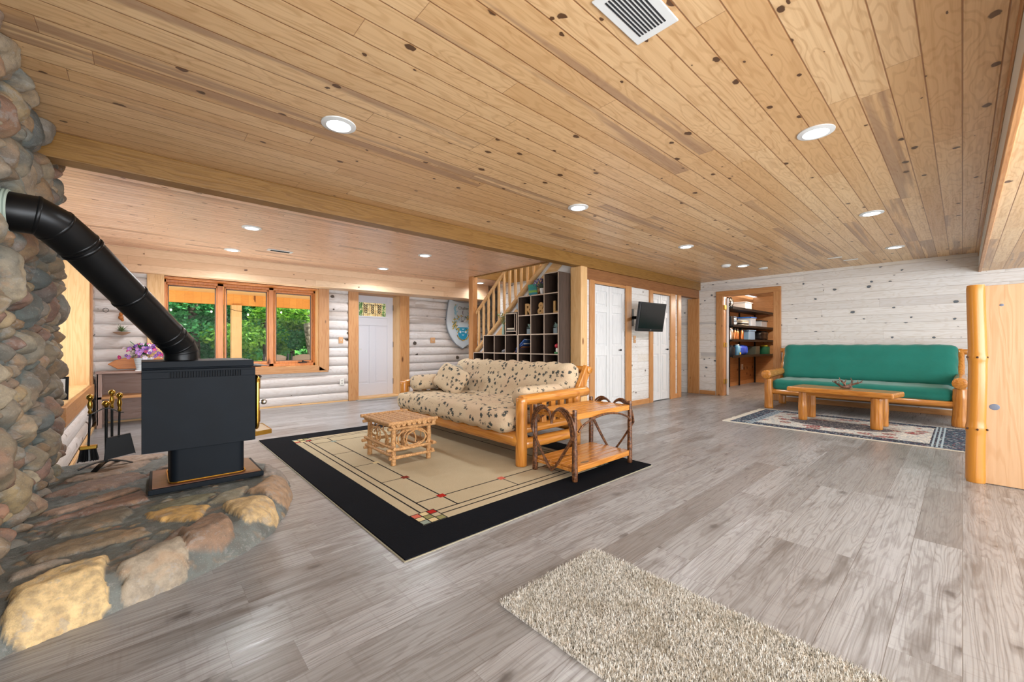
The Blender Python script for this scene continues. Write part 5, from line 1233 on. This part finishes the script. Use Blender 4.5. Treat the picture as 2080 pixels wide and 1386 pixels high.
t=thing('alarm_disc','flat white round ceiling disc right of the smoke detector','detector',(8.0,2.4,H)); build('cover',MB().lathe([(.07,0),(.07,-.014),(.05,-.022),(.001,-.024)],(8.12,2.36,H-.001),26),M['vent'],t,smooth=40)

# ------------------------------------------------------------------ store room
t=thing('door_4',None,None,(9.22,3.38,0)); t['kind']='structure'
m=MB(); m.M=Matrix.Translation((9.21,3.345,0))@Matrix.Rotation(.351,4,'Z'); m.box(0,.70,-.022,.022,.01,2.06); build('door_slab',m,M['white'],t,bevel=.003)
for zz in (.30,1.07,1.86): build('hinge',MB().box(XR-.005,9.205,3.355,3.385,zz-.05,zz+.05),M['brass'],t,bevel=.002)
t=thing('black_shelving','black metal shelving unit along the storeroom wall','shelving',(11.2,3.7,0))
for z_ in (1.91,1.50,1.16,.79): m=MB(); m.box(9.93,12.95,3.50,3.98,z_,z_+.025).box(9.93,12.95,3.495,3.51,z_-.015,z_+.04); build('shelf',m,M['black'],t)
for x_ in (9.95,10.45,11.0,11.7,12.9):
    for y_ in (3.96,): build('upright',MB().box(x_-.02,x_+.02,y_-.015,y_+.015,0,1.95),M['black'],t)
def item(nm,mb,mat,label,cat,grp=None,**k): return build(nm,mb,mat,label=label,cat=cat,group=grp,**k)
def tub(x,y,z,w,d,h,body,lid,label,lidc=None):
    t=thing('storage_tub',label,'box',(x,y,z)); m=MB(); m.prism([(x-w*.45,y-d*.45,z),(x+w*.45,y-d*.45,z),(x+w*.45,y+d*.45,z),(x-w*.45,y+d*.45,z)],(0,0,h)); build('tub',m,body,t,bevel=.01)
    build('lid',MB().box(x-w/2,x+w/2,y-d/2,y+d/2,z+h,z+h+.025),lid,t,bevel=.006)
n=N('black and white floral glaze'); f=n.noise(n.pos(),16,2,.5,.5); pot=n.out(n.mix(n.ss(f,.52,.56),'#1a1718','#c9c4c0'),.3)
z1=1.935; item('floral_crock',MB().lathe([(.08,0),(.13,.05),(.135,.16),(.10,.22),(.085,.23),(.10,.24)],(10.15,3.70,z1),24),pot,'black crock with white floral pattern on the top storeroom shelf','crock',smooth=50)
tub(11.15,3.72,z1,.50,.36,.17,M['white'],M['white'],'white plastic tub on the top storeroom shelf')
z2=1.525
t=thing('black_tote','black plastic tote at the left of the second storeroom shelf','box',(10.0,3.7,z2)); build('tub',MB().box(9.95,10.10,3.53,3.95,z2,z2+.20),M['blackm'],t,bevel=.01)
def fold(nm,x,y,z,w,d,n_,c,label):
    t=thing(nm,label,'linens',(x,y,z))
    for k in range(n_): build('folded_layer',MB().soft((x+.01*(k%2),y,z+.02+k*.034),(w,d,.036),r=.016,n=8,wr=.002,seed=k),plain(nm+str(k),c[k%len(c)],.9),t,smooth=180)
fold('folded_towels',10.22,3.68,z2,.24,.26,6,['#8fa0b2','#c5ccd4','#5d6c80'],'stack of folded grey blue towels on the second storeroom shelf')
fold('folded_blankets',10.85,3.68,z2,.46,.3,4,['#b9b2a4','#26262a','#d5d0c6'],'black and white folded blankets on the second storeroom shelf')
t=thing('black_duffel','black duffel bag at the back of the second storeroom shelf','bag',(10.6,3.85,z2)); build('bag_body',MB().soft((10.62,3.88,z2+.12),(.40,.16,.24),r=.06,n=10,wr=.006),M['blackm'],t,smooth=180)
tub(11.45,3.70,z2,.42,.34,.22,M['tub'],M['bluelid'],'clear tub with blue lid on the second storeroom shelf'); tub(12.3,3.70,z2,.5,.34,.17,M['tub'],M['blackm'],'clear tub with black lid at the far end of the second shelf')
z3=1.185
for x_,c_,lb,hh in ((10.08,'silver','tall silver steel thermos at the left of the third storeroom shelf',.29),(10.30,'copper','copper toned flask standing second on the third storeroom shelf',.26),(10.46,'copper','copper toned flask standing third on the third storeroom shelf',.25),(10.76,'copper','copper toned jug nearest the clear tub on the third storeroom shelf',.27)):
    t=thing('steel_thermos',lb,'thermos',(x_,3.60,z3)); build('body',MB().lathe([(.052,0),(.055,.01),(.055,hh*.75),(.04,hh*.86)],(x_,3.60,z3),20),M[c_],t,smooth=50); build('cap',MB().lathe([(.038,0),(.04,.04),(.03,.05)],(x_,3.60,z3+hh*.86),16),M['blackm'] if c_=='copper' else M['silver'],t,smooth=50)
tub(11.35,3.70,z3,.50,.34,.23,M['tubblue'],M['tubblue'],'blue tinted clear tub on the third storeroom shelf')
t=thing('dark_backpack','dark backpack at the far end of the third storeroom shelf','bag',(12.4,3.7,z3)); build('bag_body',MB().soft((12.4,3.7,z3+.13),(.55,.3,.26),r=.08,n=10,wr=.008),M['blackm'],t,smooth=180)
z4=.815
def jar(nm,x,y,z,r,h,c,label,cat,capc='#1a1c20'):
    t=thing(nm,label,cat,(x,y,z)); build('body',MB().lathe([(r*.95,0),(r,.01),(r,h*.8),(r*.6,h*.9)],(x,y,z),18),plain(nm+' '+c,c,.35),t,smooth=50); build('cap',MB().lathe([(r*.6,0),(r*.6,h*.1),(.001,h*.1)],(x,y,z+h*.9),14),plain('cap '+capc,capc,.4),t)
    return t
t=jar('dark_canister',10.12,3.62,z4,.10,.25,'#20262e','dark canister at the left of the fourth storeroom shelf','canister')
t=jar('blue_bottle',10.42,3.58,z4,.075,.27,'#5d9ac6','light blue detergent bottle on the fourth storeroom shelf','bottle','#c9d4de'); build('label_patch',MB().box(10.37,10.45,3.500,3.503,z4+.03,z4+.08),plain('yellow label','#d8c23a',.5),t)
t=thing('blue_bag','rounded bright blue nylon bag on the fourth storeroom shelf','bag',(10.85,3.68,z4)); build('bag_body',MB().soft((10.88,3.68,z4+.13),(.50,.28,.26),r=.12,n=14,wr=.007,seed=4),plain('blue nylon','#2447b8',.5),t,smooth=180)
item('dark_box',MB().box(11.65,11.95,3.55,3.9,z4,z4+.22),plain('dark olive card','#3f443c',.6),'dark olive box right of the blue bag on the fourth shelf','box',bevel=.006)
t=jar('green_canister',12.65,3.65,z4,.13,.24,'#1f5c44','green canister with yellow top at the far end of the fourth shelf','canister','#c8cc3a')
item('paper_packet',MB().box(10.0,10.3,3.505,3.52,z4,z4+.012),M['white'],'flat white packet lying on the front edge of the fourth shelf','packet')
t=thing('cord_reel','black wheel like cord reel on the storeroom floor','reel',(11.9,3.0,0)); m=MB(); m.tube([(12.0+.20*math.cos(a*PI/14),3.12,.24+.20*math.sin(a*PI/14)) for a in range(28)],.05,10,closed=True); build('coil',m,M['blackm'],t,smooth=True)
m=MB().cyl((12.0,3.06,.24),(12.0,3.18,.24),.09); build('hub',m,plain('dark blue plastic','#1e2c44',.4),t,smooth=50); build('stand',MB().box(11.85,12.15,3.03,3.21,0,.04),M['blackm'],t); m=MB(); m.tube([(11.95,3.12,.45),(12.0,3.12,.54),(12.2,3.12,.54),(12.35,3.12,.45)],.025,8); build('handle',m,M['blackm'],t,smooth=True)
t=thing('wall_register','pale metal air register low on the storeroom wall','vent',(10.7,4.02,.2)); build('grille',MB().box(10.65,11.0,4.015,4.03,.16,.34),plain('grey register','#b7bcc0',.4),t,bevel=.003); m=MB(); [m.box(10.68+k*.05,10.70+k*.05,4.013,4.015,.18,.32) for k in range(6)]; build('slot',m,M['slot'],t)
plt=thing('storeroom_outlet','white outlet on the storeroom wall behind the shelving uprights','outlet',(12.05,4.02,.45)); build('wall_plate',MB().box(12.05,12.15,4.015,4.03,.40,.54),M['white'],plt,bevel=.003); build('socket',MB().box(12.08,12.12,4.012,4.015,.43,.51),plain('outlet face2','#b7b3aa',.5),plt)

# ------------------------------------------------------------------ outdoors: porch, trees
struct('porch_deck',MB().box(-5,10,8.25,12.6,-.25,-.12),M['ashX'])
struct('porch_ceiling',MB().box(-6,11,8.25,12.5,2.34,2.42),M['paleX'])
hd=plank('porch header boards','X','Z',.5,.16,[(0,'#d08a3c'),(1,'#dd9a4a')],'#b36f2a','#7a4414',None,0,groove='#9a5c22',knots=.1,gamt=.3,gw=.01)
struct('porch_header',MB().box(-6,11,12.3,12.42,2.07,2.34),hd)
for x_ in (-2.2,1.77,5.7): build('porch_post',MB().box(x_-.11,x_+.11,12.22,12.42,-.12,2.07),M['paleZ'],bevel=.008,label='square pine porch post '+('outside the middle window pane' if x_==1.77 else ('at the left porch end' if x_<0 else 'right of the windows outside')),cat='post')
struct('porch_wall',MB().box(-.62,9.3,8.24,8.3,0,.6),M['ashX']) if 0 else None
n=N('forest floor'); gmat=n.out(n.mix(n.noise(n.pos(),3,4),'#3c5a22','#6d6a3c'),.95)
struct('ground_outside',MB().box(-30,45,8.25,60,-.6,-.35),gmat)
M['leafg']=[]
for c1,c2 in (('#3f7a2a','#8fbf45'),('#2f6e3e','#5fae6a'),('#5a9a34','#b9d84f')):
    n=N('sunlit leaves '+c1); r_=n.sep(n.noise(n.pos(),6,2,col=True))[0]; w_=n.wn(n.vs(n.pos(),9,9,9)); c=n.mix(n.ss(r_,.35,.65),c1,c2)
    tr=n.t.nodes.new('ShaderNodeBsdfTranslucent'); n.L(c,tr.inputs[0]); mx=n.t.nodes.new('ShaderNodeMixShader'); mx.inputs[0].default_value=.45; n.out(c,.5)
    n.t.links.new(n.b.outputs[0],mx.inputs[1]); n.t.links.new(tr.outputs[0],mx.inputs[2]); n.t.links.new(mx.outputs[0],n.o.inputs[0]); M['leafg'].append(n.mat)
def foliage(name,seed,K,R3,mat,parent,size=.16,zc=2.6):
    g=np.random.RandomState(seed); nb=46; bc=g.normal(0,1,(nb,3)); bc/=np.linalg.norm(bc,axis=1)[:,None]; bc*=(g.rand(nb,1)**.4); bc*=np.array(R3); br_=g.uniform(.35,.8,nb)
    bi=g.randint(0,nb,K); d=g.normal(0,1,(K,3)); d/=np.linalg.norm(d,axis=1)[:,None]; c=bc[bi]+d*br_[bi][:,None]*np.array([1,1,.55])*(g.rand(K,1)**.35); c[:,2]+=zc
    a=g.normal(0,1,(K,3)); a[:,2]*=.5; a/=np.linalg.norm(a,axis=1)[:,None]; b=np.cross(a,g.normal(0,1,(K,3))); b/=np.linalg.norm(b,axis=1)[:,None]; s=size*g.uniform(.5,1.1,(K,1))
    V=np.stack([c-a*s*.5,c+b*s*.28,c+a*s*.5,c-b*s*.28],1).reshape(-1,3)
    me=bpy.data.meshes.new(name); me.vertices.add(K*4); me.vertices.foreach_set('co',V.ravel()); me.loops.add(K*4); me.loops.foreach_set('vertex_index',np.arange(K*4,dtype=np.int32)); me.polygons.add(K); me.polygons.foreach_set('loop_start',np.arange(0,K*4,4,dtype=np.int32)); me.update(calc_edges=True); me.materials.append(mat)
    o=bpy.data.objects.new(name,me); COL.objects.link(o); o.parent=parent; return o
protos=[]
for k in range(3):
    t=thing('leafy_tree','bright green leafy tree beyond the porch','tree',(0,0,-.4),0,'leafy trees beyond the porch'); 
    foliage('foliage',50+k,15000,(1.9,1.6,2.6),M['leafg'][k],t,zc=2.9); build('trunk',MB().log((0,0,0),(.1,0,4.5),.11,.06,seed=k,n=16),M['darkbark'],t,smooth=60,local=True); protos.append(t)
spots=[(-1.2,15.2,0),(1.2,16.2,1),(3.0,15.0,0),(5.2,15.6,1),(6.9,17.2,2),(0.2,19.0,2),(2.6,19.5,1),(5.0,20,0),(-3.4,17.5,1),(8.6,21,0),(-1.5,23,1),(7.2,25,2),(3.8,24.5,1),(1.0,25.5,0),(10.5,24,1)]
used=set()
lbs=['bright green leafy tree directly outside the left window pane','soft green leafy tree outside the left and middle panes','bright green leafy tree outside the middle pane','soft green leafy tree outside the right pane']
for i,(x_,y_,k) in enumerate(spots):
    if k in used: o=dup(protos[k])
    else: o=protos[k]; used.add(k)
    o.location=(x_,y_,-.6+(i%3)*.1); o.rotation_euler=(0,0,i*1.3); 
    if i<4: o['label']=lbs[i]
    else: o['label']='green leafy tree standing further back in the woods beyond the porch'
t=thing('pale_trunk_tree','leaning pale grey tree trunk seen through the right window pane','tree',(4.0,14.0,-.4))
build('trunk',MB().log((4.25,14.0,-.4),(3.55,14.0,4.6),.17,.13,seed=5,n=24,knob=.02),M['bark'],t,smooth=60)
for x_,y_,lb in ((3.15,15.5,'dark brown tree trunk seen through the middle window pane'),(1.25,16,'dark tree trunk at the right side of the left window pane')):
    t=thing('dark_trunk_tree',lb,'tree',(x_,y_,-.4)); build('trunk',MB().log((x_,y_,-.4),(x_-.1,y_,5),.15,.11,seed=int(x_*7),n=24),M['darkbark'],t,smooth=60)
# forest edge
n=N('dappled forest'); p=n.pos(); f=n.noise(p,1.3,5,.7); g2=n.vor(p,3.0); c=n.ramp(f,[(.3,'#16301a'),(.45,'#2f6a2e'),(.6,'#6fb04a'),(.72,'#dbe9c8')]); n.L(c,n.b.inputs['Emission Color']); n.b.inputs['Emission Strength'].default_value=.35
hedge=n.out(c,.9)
m=MB(); m.grid(lambda u,v:(-22+50*u,31+3*math.sin(u*9)+1.2*math.sin(v*7+u*31),-.6+13*v),60,20); struct('distant_woods',m,hedge,smooth=180)
# string light
t=thing('string_lights','string of small white bulbs hung under the porch header','lights',(2,12.1,1.9)); m=MB(); pts=[(-1+i*.25,12.15,1.98-.10*abs(math.sin(i*PI/5))) for i in range(29)]; m.tube(pts,.006,5); build('cable',m,M['black'],t)
for i in range(0,29,3): build('bulb',MB().ell((pts[i][0],12.15,pts[i][2]-.05),(.02,.02,.026),seg=10,rings=6),M['bulb'],t,smooth=True)
recessed(1.0,10.9,'round recessed light in the porch ceiling outside',r=.1,z=2.34,lamp=0)
# porch chairs
def wchair(label):
    t=thing('wicker_porch_chair',label,'chair',(0,0,-.12),0,'porch chairs'); M0=M['darktwig']
    m=MB(); m.grid(lambda u,v:(-.24+.48*u+.0,.20+.08*v+.05*math.sin(PI*u),.45+.47*v+.05*math.sin(PI*u)*v),10,10); build('woven_back',m,plain('brown wicker','#5d4c40',.7),t,local=True)
    build('seat',MB().soft((0,0,.42),(.5,.46,.08),r=.035,n=8),plain('wicker seat','#4c4038',.7),t,smooth=180,local=True)
    for sx in (-1,1):
        build('leg',MB().bar((sx*.23,-.2,0),(sx*.23,-.2,.42),.035,.035),M['black'],t,local=True); build('back_post',MB().bar((sx*.25,.2,0),(sx*.27,.30,.99),.035,.035),M['black'],t,local=True); build('armrest',MB().bar((sx*.26,-.22,.62),(sx*.26,.25,.64),.05,.03),M['black'],t,local=True)
    return t
c0=wchair('brown wicker chair with dark frame outside the middle window pane'); c0.location=(2.15,10.6,-.12); c0.rotation_euler=(0,0,.3+PI)
for x_,y_,r_,lb in ((2.85,10.9,.1,'brown wicker chair seen between the middle and right panes'),(3.5,11.1,-.3,'brown wicker chair seen at the bottom of the right pane'),(-.2,10.8,.4,'brown wicker porch chair left of the window view')): dup(c0,(x_,y_,-.12),r_+PI,label=lb)

# ------------------------------------------------------------------ light
w=bpy.data.worlds.new('sky'); S.world=w; w.use_nodes=True; nt=w.node_tree; bg=nt.nodes['Background']; bg.inputs[0].default_value=(.82,.9,1,1); bg.inputs[1].default_value=WORLD
def lamp(kind,nm,loc,energy,col=(1,1,1),size=1,sy=None,to=None,**k):
    l=bpy.data.lights.new(nm,kind); l.energy=energy; l.color=col
    if kind=='AREA': l.size=size; l.shape='RECTANGLE'; l.size_y=sy or size
    elif kind=='SUN': l.angle=size
    else: l.shadow_soft_size=size
    o=bpy.data.objects.new(nm,l); COL.objects.link(o); o.location=loc
    if to is not None: o.rotation_euler=(Vector(to)-Vector(loc)).to_track_quat('-Z','Y').to_euler()
    return o
lamp('SUN','sun',(0,0,30),SUN,(1,.95,.85),.02,to=(-10,12,9))
lamp('AREA','upward_fill',(-.2,-1.3,.9),UPFILL,(1,.98,.95),1.6,to=(2.2,2.6,2.3))  # added fill lamp behind the camera, aimed up to lift the ceiling
lamp('AREA','rear_fill',(3.5,-2.8,1.3),REAR,(.95,.98,1),6.5,1.9,to=(4.2,1.5,2.6))  # added broad fill lamp at the open rear side, no window there
lamp('AREA','side_window_daylight',(-1.15,6.0,1.3),SIDE,(.95,.97,1),1.6,1.2,to=(3,6.3,2.0))
lamp('AREA','porch_ceiling_fill',(2.2,9.6,.0),PORCH,(1,.97,.88),9,2.0,to=(2.2,9.9,2.3))  # added uplight, unseen below the window line, brightens the porch ceiling
lamp('POINT','storeroom_bulb',(10.6,2.4,2.2),STORE,(1,.93,.82),.12)
lamp('POINT','hall_bulb',(8.6,4.9,2.3),2,(1,.95,.9),.1); lamp('POINT','stairwell_bulb',(5.45,5.0,3.4),35,(1,.98,.95),.15)
for o_ in (t,): pass
# ------------------------------------------------------------------ camera
cam=bpy.data.cameras.new('camera'); co=bpy.data.objects.new('camera',cam); COL.objects.link(co); S.camera=co
f_=830.0; cam.sensor_width=36; cam.lens=36*f_/2080; cam.shift_y=7/2080; cam.clip_start=.05; cam.clip_end=200
yaw=math.atan2(.7407,.6719)   # camera axis relative to +X: the X direction sits 47.8 deg right of the axis
co.location=(0,0,1.08); co.rotation_euler=(PI/2,0,-(PI/2)+math.atan2(.7407,.6719))
S.view_settings.view_transform=VT; S.view_settings.look='None'; S.view_settings.exposure=EXPO; S.view_settings.gamma=1.0
